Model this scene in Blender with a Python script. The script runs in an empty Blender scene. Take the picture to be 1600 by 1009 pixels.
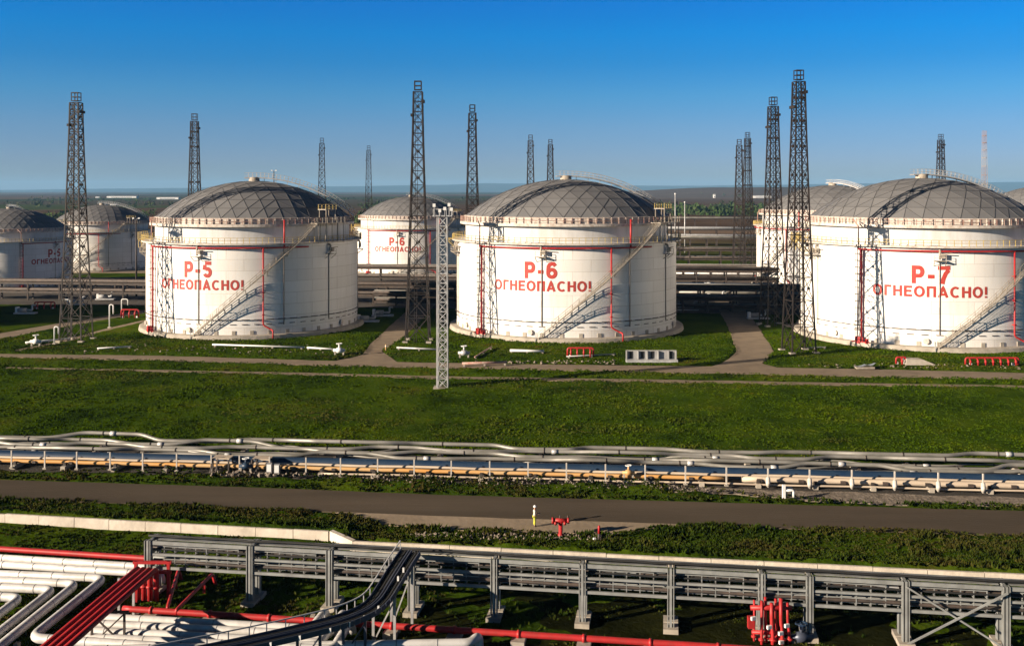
import bpy, bmesh, math, random
import numpy as np
from mathutils import Vector, Matrix, noise as mnoise
random.seed(7); rng = np.random.default_rng(7)
S = bpy.context.scene
C = S.collection
# ------------------------------------------------------------------ camera, sky, sun, exposure
HOR, F, H = 297.0, 1600.0, 30.0
cam_d = bpy.data.cameras.new('camera'); cam = bpy.data.objects.new('camera', cam_d); C.objects.link(cam)
cam.location = (0, 0, H); cam.rotation_euler = (math.radians(90), 0, 0)
cam_d.sensor_width = 36; cam_d.lens = 36; cam_d.shift_y = -(504.5-HOR)/1600
cam_d.clip_start = 1; cam_d.clip_end = 60000
S.camera = cam
SUN_AZ, SUN_EL = 25.5, 15.5          # degrees behind pure left, above the horizon
w = bpy.data.worlds.new('World'); S.world = w; w.use_nodes = True
nt = w.node_tree; N = nt.nodes; L = nt.links
bg = N['Background']
sky = N.new('ShaderNodeTexSky'); sky.sky_type = 'NISHITA'; sky.sun_disc = False
sky.sun_elevation = math.radians(SUN_EL); sky.sun_rotation = math.radians(180+90-SUN_AZ)
sky.air_density = 1.0; sky.dust_density = 0.6; sky.ozone_density = 2.5
tc = N.new('ShaderNodeTexCoord'); mp = N.new('ShaderNodeMapping'); mp.vector_type = 'POINT'
mp.inputs['Scale'].default_value = (1, 1, 2.2); mp.inputs['Location'].default_value = (0, 0, 0.03)
nm = N.new('ShaderNodeVectorMath'); nm.operation = 'NORMALIZE'
L.new(tc.outputs['Generated'], mp.inputs['Vector']); L.new(mp.outputs[0], nm.inputs[0]); L.new(nm.outputs[0], sky.inputs['Vector'])
sx = N.new('ShaderNodeSeparateXYZ'); L.new(tc.outputs['Generated'], sx.inputs[0])
tint = N.new('ShaderNodeValToRGB'); L.new(sx.outputs['Z'], tint.inputs[0])
TINT = [(.0075,(.66,.60,.72)),(.0294,(.72,.73,.94)),(.0605,(.64,.88,1.12)),(.0915,(.38,1.0,1.33)),(.122,(.12,.97,1.52)),(.150,(.0,1.05,1.80)),(.19,(.0,.92,1.96)),(.27,(.10,.16,.27)),(.5,(.08,.12,.19))]
while len(tint.color_ramp.elements) < len(TINT): tint.color_ramp.elements.new(.5)
for el, (p_, c_) in zip(tint.color_ramp.elements, TINT): el.position = p_; el.color = (*[v/4 for v in c_], 1)
tm = N.new('ShaderNodeVectorMath'); tm.operation = 'MULTIPLY'; tm2 = N.new('ShaderNodeVectorMath'); tm2.operation = 'SCALE'; tm2.inputs['Scale'].default_value = 4
L.new(sky.outputs[0], tm.inputs[0]); L.new(tint.outputs[0], tm.inputs[1]); L.new(tm.outputs[0], tm2.inputs[0]); L.new(tm2.outputs[0], bg.inputs['Color'])
bg.inputs['Strength'].default_value = 0.051
sun_d = bpy.data.lights.new('sun', 'SUN'); sun = bpy.data.objects.new('sun', sun_d); C.objects.link(sun)
a, e = math.radians(SUN_AZ), math.radians(SUN_EL)
sdir = Vector((math.cos(a)*math.cos(e), math.sin(a)*math.cos(e), -math.sin(e)))
sun.rotation_euler = sdir.to_track_quat('-Z', 'Y').to_euler(); sun.location = (-100, -40, 80)
sun_d.energy = 5.0; sun_d.angle = math.radians(0.5); sun_d.color = (1.0, 0.83, 0.64)
S.view_settings.view_transform = 'Standard'; S.view_settings.look = 'None'
S.view_settings.exposure = 1.16; S.view_settings.gamma = 1; S.view_settings.use_curve_mapping = False
S.cycles.max_bounces = 5; S.cycles.diffuse_bounces = 2; S.cycles.volume_bounces = 0

# ------------------------------------------------------------------ helpers
def G(px, py, z=0.0):                       # photo pixel -> point at height z
    Y = F*(H-z)/(py-HOR)
    return Vector(((px-800)*Y/F, Y, z))
def AT(px, py, Y): return Vector(((px-800)*Y/F, Y, H-(py-HOR)*Y/F))
PI = math.pi
def mat(name, col, rough=0.6, col2=None, scale=0.5, detail=4, metal=0.0, bump=0.0, bscale=None, spec=0.4, stretch=(1,1,1), lo=0.35, hi=0.65, obj=True):
    m = bpy.data.materials.new(name); m.use_nodes = True
    n = m.node_tree.nodes; l = m.node_tree.links; b = n['Principled BSDF']
    b.inputs['Base Color'].default_value = (*col, 1); b.inputs['Roughness'].default_value = rough
    b.inputs['Metallic'].default_value = metal; b.inputs['Specular IOR Level'].default_value = spec
    if obj:
        t = n.new('ShaderNodeTexCoord'); src = t.outputs['Object']
    else:
        t = n.new('ShaderNodeNewGeometry'); src = t.outputs['Position']
    mpn = n.new('ShaderNodeMapping'); mpn.inputs['Scale'].default_value = stretch; l.new(src, mpn.inputs[0])
    if col2 is not None:
        z = n.new('ShaderNodeTexNoise'); z.inputs['Scale'].default_value = scale; z.inputs['Detail'].default_value = detail
        z.inputs['Roughness'].default_value = 0.62
        l.new(mpn.outputs[0], z.inputs['Vector'])
        r = n.new('ShaderNodeValToRGB'); r.color_ramp.elements[0].position = lo; r.color_ramp.elements[1].position = hi
        r.color_ramp.elements[0].color = (*col, 1); r.color_ramp.elements[1].color = (*col2, 1)
        l.new(z.outputs['Fac'], r.inputs[0]); l.new(r.outputs[0], b.inputs['Base Color'])
    if bump:
        z2 = n.new('ShaderNodeTexNoise'); z2.inputs['Scale'].default_value = bscale or scale*4; z2.inputs['Detail'].default_value = 5
        l.new(mpn.outputs[0], z2.inputs['Vector'])
        bp = n.new('ShaderNodeBump'); bp.inputs['Strength'].default_value = bump; bp.inputs['Distance'].default_value = 0.15
        l.new(z2.outputs['Fac'], bp.inputs['Height']); l.new(bp.outputs[0], b.inputs['Normal'])
    return m

class MB:
    def __init__(s): s.v = []; s.f = []
    def box(s, c, d, rz=0.0):
        cx, cy, cz = c; x, y, z = d[0]/2, d[1]/2, d[2]/2; k = len(s.v); ca, sa = math.cos(rz), math.sin(rz)
        for dx, dy, dz in ((-x,-y,-z),(x,-y,-z),(x,y,-z),(-x,y,-z),(-x,-y,z),(x,-y,z),(x,y,z),(-x,y,z)):
            s.v.append((cx+dx*ca-dy*sa, cy+dx*sa+dy*ca, cz+dz))
        for q in ((3,2,1,0),(4,5,6,7),(0,1,5,4),(1,2,6,5),(2,3,7,6),(3,0,4,7)): s.f.append(tuple(k+i for i in q))
        return s
    def beam(s, p, q, wd, ht=None, up=(0,0,1)):
        p, q = Vector(p), Vector(q); ht = wd if ht is None else ht; d = q-p
        if d.length < 1e-6: return s
        d.normalize(); up = Vector(up)
        if abs(d.dot(up)) > 0.98: up = Vector((1,0,0))
        x = d.cross(up).normalized(); y = x.cross(d); k = len(s.v)
        for b in (p, q):
            for i, j in ((-1,-1),(1,-1),(1,1),(-1,1)): s.v.append(tuple(b + x*(i*wd/2) + y*(j*ht/2)))
        for f in ((0,1,2,3),(7,6,5,4),(0,4,5,1),(1,5,6,2),(2,6,7,3),(3,7,4,0)): s.f.append(tuple(k+i for i in f))
        return s
    def tube(s, pts, r, n=8, caps=True):
        pts = [Vector(p) for p in pts]; rr = r if isinstance(r, (list, tuple)) else [r]*len(pts); k0 = len(s.v)
        px = None
        for i, p in enumerate(pts):
            d = (pts[min(i+1, len(pts)-1)] - pts[max(i-1, 0)]).normalized()
            if px is None:
                u = Vector((0,0,1)) if abs(d.z) < 0.95 else Vector((1,0,0)); px = d.cross(u).normalized()
            else: px = (px - d*px.dot(d)).normalized()
            y = d.cross(px)
            for j in range(n):
                t = 2*PI*j/n; s.v.append(tuple(p + (px*math.cos(t)+y*math.sin(t))*rr[i]))
        for i in range(len(pts)-1):
            for j in range(n):
                a_, b_ = k0+i*n+j, k0+i*n+(j+1) % n
                s.f.append((a_, a_+n, b_+n, b_))
        if caps:
            s.f.append(tuple(k0+j for j in range(n))); s.f.append(tuple(k0+(len(pts)-1)*n+j for j in reversed(range(n))))
        return s
    def lathe(s, prof, n=96, a0=0.0, a1=2*PI, closed=False):      # prof (r, z); angle measured phi from -Y towards +X
        full = abs(a1-a0-2*PI) < 1e-6; m = n if full else n+1; k = len(s.v); P = len(prof)
        for i in range(m):
            t = a0+(a1-a0)*i/n
            for r, z in prof: s.v.append((r*math.sin(t), -r*math.cos(t), z))
        for i in range(n):
            i2 = (i+1) % m
            for j in range(P if closed else P-1):
                j2 = (j+1) % P
                s.f.append((k+i*P+j, k+i2*P+j, k+i2*P+j2, k+i*P+j2))
        if closed and not full:
            s.f.append(tuple(k+j for j in reversed(range(P)))); s.f.append(tuple(k+n*P+j for j in range(P)))
        return s
    def build(s, name, m, parent=None, smooth=False):
        me = bpy.data.meshes.new(name); me.from_pydata(s.v, [], s.f); me.update()
        o = bpy.data.objects.new(name, me); C.objects.link(o); me.materials.append(m)
        if smooth: me.polygons.foreach_set('use_smooth', [True]*len(me.polygons))
        if parent is not None: o.parent = parent
        return o
def tag(o, label=None, cat=None, group=None, kind=None):
    if label: o['label'] = label
    if cat: o['category'] = cat
    if group: o['group'] = group
    if kind: o['kind'] = kind
    return o
def thing(name, loc, label, cat, group=None, rz=0.0):
    o = bpy.data.objects.new(name, None); C.objects.link(o); o.location = loc; o.rotation_euler = (0,0,rz)
    o.empty_display_size = 0.5
    return tag(o, label, cat, group)
KIDS = {}
def kids(o): return [c for c in bpy.data.objects if c.parent == o]
def dup(o, loc=None, label=None, group=None, rz=None, sc=None, parent=None, skip=()):
    c = o.copy(); C.objects.link(c)
    if parent is not None: c.parent = parent
    if loc is not None: c.location = loc
    if rz is not None: c.rotation_euler = (0,0,rz)
    if sc is not None: c.scale = (sc, sc, sc) if not isinstance(sc, tuple) else sc
    if label: c['label'] = label
    if group: c['group'] = group
    for ch in kids(o):
        if ch.name.split('.')[0] in skip: continue
        dup(ch, parent=c)
    return c
def bend(pts, rad=0.8, n=6):                # round the corners of a polyline
    pts = [Vector(p) for p in pts]; out = [pts[0]]
    for i in range(1, len(pts)-1):
        p, a_, b_ = pts[i], pts[i-1], pts[i+1]
        r = min(rad, (a_-p).length*0.45, (b_-p).length*0.45)
        s0 = p+(a_-p).normalized()*r; s1 = p+(b_-p).normalized()*r
        for k in range(n+1):
            t = k/n; out.append(s0*(1-t)**2 + p*2*t*(1-t) + s1*t*t)
    out.append(pts[-1]); return out

# ------------------------------------------------------------------ materials
M = {}
M['white'] = mat('tank_white_paint', (.82,.80,.77), .45, (.72,.695,.65), .35, 6, stretch=(1,1,.12), lo=.5, hi=.85, bump=.03, bscale=.6)
def shell_mat():
    m = M['white']; n = m.node_tree.nodes; l = m.node_tree.links; b = n['Principled BSDF']
    t = n.new('ShaderNodeTexCoord'); sp = n.new('ShaderNodeSeparateXYZ'); l.new(t.outputs['Object'], sp.inputs[0])
    def mth(op, a, b_=None):
        q = n.new('ShaderNodeMath'); q.operation = op
        for i, v in enumerate((a, b_)):
            if v is None: continue
            if isinstance(v, (int, float)): q.inputs[i].default_value = v
            else: l.new(v, q.inputs[i])
        return q.outputs[0]
    u = mth('MULTIPLY', mth('ARCTAN2', sp.outputs['Y'], sp.outputs['X']), 24.24)
    cb = n.new('ShaderNodeCombineXYZ'); l.new(u, cb.inputs[0]); l.new(sp.outputs['Z'], cb.inputs[1])
    br = n.new('ShaderNodeTexBrick'); br.inputs['Scale'].default_value = 1; br.inputs['Brick Width'].default_value = 7.6; br.inputs['Row Height'].default_value = 2.33
    br.inputs['Mortar Size'].default_value = .05; br.inputs['Mortar Smooth'].default_value = .3
    br.inputs['Color1'].default_value = (1,1,1,1); br.inputs['Color2'].default_value = (.90,.895,.885,1); br.inputs['Mortar'].default_value = (.68,.66,.63,1)
    l.new(cb.outputs[0], br.inputs['Vector'])
    def streak(su, sv, lo, hi, col, seed):
        mp_ = n.new('ShaderNodeMapping'); mp_.inputs['Scale'].default_value = (su, sv, 1); mp_.inputs['Location'].default_value = (seed, seed*2, 0); l.new(cb.outputs[0], mp_.inputs[0])
        z = n.new('ShaderNodeTexNoise'); z.inputs['Scale'].default_value = 1; z.inputs['Detail'].default_value = 5; z.inputs['Roughness'].default_value = .6; l.new(mp_.outputs[0], z.inputs['Vector'])
        r = n.new('ShaderNodeMapRange'); r.inputs['From Min'].default_value = lo; r.inputs['From Max'].default_value = hi; l.new(z.outputs['Fac'], r.inputs[0]); return r.outputs[0]
    s1 = streak(.85, .05, .56, .80, None, 3.1); s2 = streak(.22, .12, .45, .75, None, 8.7); s3 = streak(1.6, .09, .60, .78, None, 5.5)
    foot = n.new('ShaderNodeMapRange'); foot.inputs['From Min'].default_value = 4.2; foot.inputs['From Max'].default_value = .9; l.new(sp.outputs['Z'], foot.inputs[0])
    head = n.new('ShaderNodeMapRange'); head.inputs['From Min'].default_value = 12.0; head.inputs['From Max'].default_value = 19.5; l.new(sp.outputs['Z'], head.inputs[0])
    base = b.inputs['Base Color'].links[0].from_socket
    def mix(a, f, col, blend='MIX'):
        q = n.new('ShaderNodeMix'); q.data_type = 'RGBA'; q.blend_type = blend
        if isinstance(f, (int, float)): q.inputs['Factor'].default_value = f
        else: l.new(f, q.inputs['Factor'])
        l.new(a, q.inputs['A'])
        if isinstance(col, tuple): q.inputs['B'].default_value = (*col, 1)
        else: l.new(col, q.inputs['B'])
        return q.outputs['Result']
    c = mix(base, 1.0, br.outputs['Color'], 'MULTIPLY')
    c = mix(c, mth('MULTIPLY', s1, .28), (.40,.36,.31)); c = mix(c, mth('MULTIPLY', s2, .16), (.45,.43,.40))
    c = mix(c, mth('MULTIPLY', mth('MULTIPLY', s3, head.outputs[0]), .8), (.36,.24,.16)); c = mix(c, mth('MULTIPLY', mth('ADD', mth('MULTIPLY', s3, .5), .25), mth('MULTIPLY', foot.outputs[0], .8)), (.33,.27,.21))
    l.new(c, b.inputs['Base Color'])
shell_mat()
M['inner'] = mat('inner_wall_paint', (.62,.62,.62), .5, (.48,.47,.45), .5, 5, stretch=(1,1,.15))
M['trim'] = mat('weathered_trim_paint', (.55,.50,.45), .6, (.30,.22,.17), 1.2, 5, lo=.45, hi=.75)
M['rusty'] = mat('rusty_rail_paint', (.30,.12,.09), .7, (.42,.33,.28), 1.5, 5)
M['yellow'] = mat('yellow_rail_paint', (.52,.38,.08), .55, (.38,.30,.16), 2, 4)
M['red'] = mat('red_pipe_paint', (.40,.018,.020), .5, (.24,.022,.018), 1.4, 7, lo=.4, hi=.75)
M['redlet'] = mat('red_letter_paint', (.43,.030,.022), .6, (.36,.06,.045), 1.1, 7)
M['dark'] = mat('dark_steel', (.035,.030,.027), .6, (.075,.055,.045), 1.5, 4)
M['seam'] = mat('dome_seam_strip', (.075,.075,.078), .6)
M['mast'] = mat('faded_mast_paint', (.40,.37,.36), .6, (.33,.25,.24), .06, 2, stretch=(.01,.01,1), lo=.48, hi=.52)
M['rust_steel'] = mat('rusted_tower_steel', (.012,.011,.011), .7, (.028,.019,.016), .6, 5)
M['galv'] = mat('galvanised_steel', (.50,.50,.50), .45, (.34,.34,.34), 1.2, 5, metal=.2)
M['rackgrey'] = mat('rack_grey_paint', (.25,.26,.255), .5, (.17,.175,.17), 1.0, 5)
M['stair'] = mat('stair_steel', (.40,.36,.30), .55, (.24,.20,.16), 1.5, 4)
M['conc'] = mat('concrete', (.40,.36,.30), .85, (.27,.24,.20), .6, 6, bump=.2, bscale=3, obj=False)
M['concw'] = mat('pale_concrete', (.60,.54,.46), .85, (.42,.37,.31), .5, 7, bump=.25, bscale=2.5, obj=False)
M['silver'] = mat('silver_pipe_cladding', (.31,.30,.275), .45, (.165,.16,.14), .8, 5, metal=.25, stretch=(.3,1,1), obj=False)
M['whitepipe'] = mat('white_pipe_cladding', (.60,.59,.575), .42, (.36,.345,.32), .8, 8, metal=.1, obj=False, lo=.45, hi=.78)
M['bluepipe'] = mat('blue_pipe_paint', (.010,.028,.065), .45, (.018,.038,.070), .7, 4, obj=False)
M['orange'] = mat('orange_pipe_paint', (.55,.27,.07), .5, (.50,.34,.17), .25, 5, stretch=(.4,1,1), obj=False)
M['beige'] = mat('beige_pipe_cladding', (.56,.47,.36), .5, (.42,.34,.26), .6, 5, stretch=(.4,1,1), obj=False)
M['navy'] = mat('navy_tray_steel', (.055,.065,.10), .4, (.08,.09,.12), 1.2, 4, metal=.2)
M['black'] = mat('black_rubber', (.015,.015,.015), .7)
M['asphalt'] = mat('asphalt', (.054,.043,.030), .95, (.106,.083,.060), .16, 9, bump=.25, bscale=6, obj=False, stretch=(.16,1,1), spec=.1, lo=.3, hi=.7)
M['apron'] = mat('sandy_apron', (.31,.24,.165), .95, (.22,.17,.115), .25, 7, bump=.3, bscale=2, obj=False)
M['track'] = mat('gravel_track', (.23,.175,.115), .95, (.16,.12,.08), .3, 7, bump=.3, bscale=2, obj=False)
M['earth'] = mat('brown_earth', (.10,.065,.04), .95, (.14,.09,.055), .02, 6, obj=False)
M['roofgrey'] = mat('grey_roof_sheet', (.30,.30,.30), .6, (.22,.22,.22), .3, 4)
M['wallwhite'] = mat('white_wall_render', (.75,.75,.74), .7, (.62,.62,.6), .2, 4)
M['postpaint'] = mat('worn_white_post_paint', (.58,.55,.50), .7, (.42,.38,.33), 2.5, 4)
M['glass'] = mat('dark_window_glass', (.03,.04,.05), .15)
M['hivis'] = mat('hi_vis_trousers', (.45,.48,.04), .8, (.38,.40,.05), 6, 3)
M['cloth'] = mat('white_jacket_cloth', (.72,.68,.60), .85, (.6,.56,.5), 5, 3)
M['skin'] = mat('skin', (.42,.25,.17), .6)
M['stone'] = mat('gravel_stone', (.24,.20,.16), .9, (.13,.105,.085), 1.5, 4, obj=False)

def leaf_mat(name, stops, scale=.08, fine=1.3, rough=.8, dry=None):
    m = bpy.data.materials.new(name); m.use_nodes = True; n = m.node_tree.nodes; l = m.node_tree.links; b = n['Principled BSDF']
    g = n.new('ShaderNodeNewGeometry')
    z = n.new('ShaderNodeTexNoise'); z.inputs['Scale'].default_value = scale; z.inputs['Detail'].default_value = 8; z.inputs['Roughness'].default_value = .65
    z2 = n.new('ShaderNodeTexNoise'); z2.inputs['Scale'].default_value = fine; z2.inputs['Detail'].default_value = 3
    ad = n.new('ShaderNodeMath'); ad.operation = 'MULTIPLY_ADD'; ad.inputs[1].default_value = .45
    sb = n.new('ShaderNodeMath'); sb.operation = 'SUBTRACT'; sb.inputs[1].default_value = .225
    r = n.new('ShaderNodeValToRGB'); cr = r.color_ramp
    cr.elements[0].position = stops[0][0]; cr.elements[0].color = (*stops[0][1], 1)
    cr.elements[1].position = stops[-1][0]; cr.elements[1].color = (*stops[-1][1], 1)
    for p, c in stops[1:-1]:
        el = cr.elements.new(p); el.color = (*c, 1)
    l.new(g.outputs['Position'], z.inputs['Vector']); l.new(g.outputs['Position'], z2.inputs['Vector'])
    l.new(z2.outputs['Fac'], ad.inputs[0]); l.new(z.outputs['Fac'], ad.inputs[2]); l.new(ad.outputs[0], sb.inputs[0])
    l.new(sb.outputs[0], r.inputs[0])
    if dry:
        mp_ = n.new('ShaderNodeMapping'); mp_.inputs['Scale'].default_value = (.022,.05,.05); l.new(g.outputs['Position'], mp_.inputs[0])
        z3 = n.new('ShaderNodeTexNoise'); z3.inputs['Scale'].default_value = 1; z3.inputs['Detail'].default_value = 9; z3.inputs['Roughness'].default_value = .7; l.new(mp_.outputs[0], z3.inputs['Vector'])
        mr = n.new('ShaderNodeMapRange'); mr.inputs['From Min'].default_value = .50; mr.inputs['From Max'].default_value = .68; mr.inputs['To Max'].default_value = .8; l.new(z3.outputs['Fac'], mr.inputs[0])
        mx = n.new('ShaderNodeMix'); mx.data_type = 'RGBA'; l.new(mr.outputs[0], mx.inputs['Factor']); l.new(r.outputs[0], mx.inputs['A']); mx.inputs['B'].default_value = (*dry, 1); l.new(mx.outputs['Result'], b.inputs['Base Color'])
    else: l.new(r.outputs[0], b.inputs['Base Color'])
    b.inputs['Roughness'].default_value = rough; b.inputs['Specular IOR Level'].default_value = 0
    return m
GSTOPS = [(.32,(.014,.028,.001)),(.46,(.036,.067,.002)),(.58,(.054,.086,.002)),(.72,(.076,.064,.006))]
M['grass'] = leaf_mat('grass_blades', GSTOPS, dry=(.085,.070,.020))
M['scrub'] = leaf_mat('scrub_leaves', [(.32,(.012,.024,.003)),(.46,(.028,.046,.005)),(.58,(.046,.046,.010)),(.72,(.050,.034,.012))], .12, 1.6, dry=(.060,.047,.016))
M['wood'] = leaf_mat('far_wood_leaves', [(.3,(.022,.040,.014)),(.5,(.040,.065,.020)),(.7,(.070,.075,.035))], .004, .03)

def ground_mat():
    m = bpy.data.materials.new('ground_soil_and_fields'); m.use_nodes = True; n = m.node_tree.nodes; l = m.node_tree.links; b = n['Principled BSDF']
    b.inputs['Roughness'].default_value = .95; b.inputs['Specular IOR Level'].default_value = 0
    g = n.new('ShaderNodeNewGeometry'); sp = n.new('ShaderNodeSeparateXYZ'); l.new(g.outputs['Position'], sp.inputs[0])
    z = n.new('ShaderNodeTexNoise'); z.inputs['Scale'].default_value = .08; z.inputs['Detail'].default_value = 9; z.inputs['Roughness'].default_value = .66
    l.new(g.outputs['Position'], z.inputs['Vector'])
    r = n.new('ShaderNodeValToRGB'); cr = r.color_ramp
    cr.elements[0].position = .34; cr.elements[0].color = (.014,.028,.003,1); cr.elements[1].position = .72; cr.elements[1].color = (.070,.058,.014,1)
    for p, c in ((.48,(.036,.066,.004)),(.60,(.052,.080,.005))):
        el = cr.elements.new(p); el.color = (*c,1)
    l.new(z.outputs['Fac'], r.inputs[0])
    # far fields: broad cells, wider across than deep
    mp_ = n.new('ShaderNodeMapping'); mp_.inputs['Scale'].default_value = (.0011,.0008,0); l.new(g.outputs['Position'], mp_.inputs[0])
    v = n.new('ShaderNodeTexVoronoi'); v.inputs['Scale'].default_value = 1; v.inputs['Randomness'].default_value = .9; l.new(mp_.outputs[0], v.inputs['Vector'])
    sc = n.new('ShaderNodeSeparateColor'); l.new(v.outputs['Color'], sc.inputs[0])
    r2 = n.new('ShaderNodeValToRGB'); c2 = r2.color_ramp; c2.interpolation = 'CONSTANT'
    c2.elements[0].position = 0; c2.elements[0].color = (.045,.055,.022,1); c2.elements[1].position = .22; c2.elements[1].color = (.095,.062,.040,1)
    for p, c in ((.42,(.055,.075,.026)),(.62,(.12,.085,.058)),(.8,(.07,.058,.035))):
        el = c2.elements.new(p); el.color = (*c,1)
    l.new(sc.outputs[0], r2.inputs[0])
    z3 = n.new('ShaderNodeTexNoise'); z3.inputs['Scale'].default_value = .012; z3.inputs['Detail'].default_value = 6; l.new(g.outputs['Position'], z3.inputs['Vector'])
    mr0 = n.new('ShaderNodeMapRange'); mr0.inputs['From Min'].default_value = .3; mr0.inputs['From Max'].default_value = .7; mr0.inputs['To Min'].default_value = .6; mr0.inputs['To Max'].default_value = 1.3
    l.new(z3.outputs['Fac'], mr0.inputs[0])
    mu = n.new('ShaderNodeMix'); mu.data_type = 'RGBA'; mu.blend_type = 'MULTIPLY'; mu.inputs['Factor'].default_value = 1
    l.new(r2.outputs[0], mu.inputs['A']); l.new(mr0.outputs[0], mu.inputs['B'])
    mr = n.new('ShaderNodeMapRange'); mr.inputs['From Min'].default_value = 420; mr.inputs['From Max'].default_value = 640; l.new(sp.outputs['Y'], mr.inputs[0])
    mx = n.new('ShaderNodeMix'); mx.data_type = 'RGBA'; l.new(mr.outputs[0], mx.inputs['Factor']); l.new(r.outputs[0], mx.inputs['A']); l.new(mu.outputs['Result'], mx.inputs['B'])
    l.new(mx.outputs['Result'], b.inputs['Base Color'])
    z4 = n.new('ShaderNodeTexNoise'); z4.inputs['Scale'].default_value = 2.2; z4.inputs['Detail'].default_value = 6; l.new(g.outputs['Position'], z4.inputs['Vector'])
    bp = n.new('ShaderNodeBump'); bp.inputs['Strength'].default_value = .5; bp.inputs['Distance'].default_value = .3; l.new(z4.outputs['Fac'], bp.inputs['Height']); l.new(bp.outputs[0], b.inputs['Normal'])
    return m
M['ground'] = ground_mat()

# ------------------------------------------------------------------ roads and tracks (polygons on the ground)
def P2(px, py): g = G(px, py); return (g.x, g.y)
def strip(top, bot):                         # two pixel polylines (left to right) -> world polygon, prolonged beyond the frame
    t = [P2(*p) for p in top]; b = [P2(*p) for p in bot]
    return t, b
def ext(line, d0, d1):
    l = [Vector((p[0], p[1])) for p in line]
    a0 = l[0]+(l[0]-l[1]).normalized()*d0; a1 = l[-1]+(l[-1]-l[-2]).normalized()*d1
    return [tuple(a0)]+line+[tuple(a1)]
ROADS = []
def road(name, top, bot, m, z, e=None, wob=0.0):
    if e: top, bot = ext(top, *e), ext(bot, *e)
    # resample both edges so they can be quads and carry ragged edges
    def res(l, n):
        l = [Vector(p) for p in l]; d = [0]
        for i in range(1, len(l)): d.append(d[-1]+(l[i]-l[i-1]).length)
        out = []
        for k in range(n+1):
            t = d[-1]*k/n; i = 0
            while i < len(l)-2 and d[i+1] < t: i += 1
            u = (t-d[i])/max(1e-6, d[i+1]-d[i]); out.append(l[i].lerp(l[i+1], u))
        return out, d[-1]
    _, Lr = res(top, 4); n = max(4, int(Lr/1.2)); T, _ = res(top, n); B, _ = res(bot, n)
    b = MB()
    for i in range(n+1):
        t, q = T[i], B[i]; dd = (t-q).normalized()
        if wob:
            t = t + dd*wob*mnoise.noise((t.x*.35, t.y*.35, 1.7)); q = q + dd*wob*mnoise.noise((q.x*.35, q.y*.35, 5.3))
        b.v += [(t.x, t.y, z), (q.x, q.y, z), (t.x+dd.x*.08, t.y+dd.y*.08, z-.09), (q.x-dd.x*.08, q.y-dd.y*.08, z-.09)]
    for i in range(n):
        k = 4*i; b.f += [(k, k+1, k+5, k+4), (k+2, k, k+4, k+6), (k+1, k+3, k+7, k+5)]
    o = b.build(name, m); tag(o, kind='structure')
    ROADS.append(([tuple(p) for p in T], [tuple(p) for p in B]))
    return o
ptop = [P2(0,750), P2(400,762), P2(700,774), P2(1100,785), P2(1600,799)]
pbot = [P2(0,779), P2(400,795), P2(700,807), P2(970,816), P2(1200,824.5), P2(1600,837)]
road('road', ptop, pbot, M['asphalt'], .060, (60, 60), .12)
road('paved_apron', [P2(520,799), P2(600,803), P2(700,807), P2(970,816), P2(1092,820.5)],
     [P2(522,800.5), P2(560,811), P2(595,820), P2(700,827), P2(800,831), P2(890,834), P2(940,836), P2(1000,829), P2(1065,821.5), P2(1095,821.5)], M['apron'], .052, None, .35)
road('tank_track', [P2(0,553), P2(250,556), P2(480,563), P2(620,566), P2(800,569), P2(1140,573), P2(1400,578), P2(1600,583)],
     [P2(0,558), P2(250,564), P2(480,571), P2(620,575), P2(800,577.5), P2(1140,585), P2(1400,590), P2(1600,594)], M['track'], .050, (70, 70), .35)
road('ditch_track', [P2(180,577), P2(450,582), P2(690,588), P2(1000,593), P2(1300,598), P2(1600,602.5)],
     [P2(180,580), P2(450,585.5), P2(690,592), P2(1000,597.5), P2(1300,602), P2(1600,606.5)], M['track'], .050, (20, 60), .4)
# side roads running back between the tanks: left edge / right edge listed from the near end
road('side_track', [P2(520,565), P2(566,555), (-27.5,200), (-26.8,230), (-24,330)], [P2(628,571), P2(596,549), (-22.4,206), (-21.3,230), (-18,330)], M['track'], .056, None, .3)
road('side_track', [P2(1100,577), P2(1128,568), (41.8,190), (47.5,225), (62,330)], [P2(1235,580), P2(1190,568), (48.6,190), (54,225), (68.5,330)], M['track'], .056, None, .3)
road('left_track', [P2(-60,533), P2(0,521), P2(100,504), P2(228,484)], [P2(-60,545), P2(0,530), P2(100,511), P2(228,489)], M['track'], .050, None, .3)
road('left_path', [P2(20,548), P2(100,532), P2(160,515), P2(226,500)], [P2(24,550), P2(104,534.5), P2(163,517.5), P2(228,502)], M['track'], .058, None, .2)
road('rear_road', [(-200,392), (0,386), (200,378)], [(-200,372), (0,366), (200,360)], M['track'], .050, (100, 100), .3)

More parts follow.
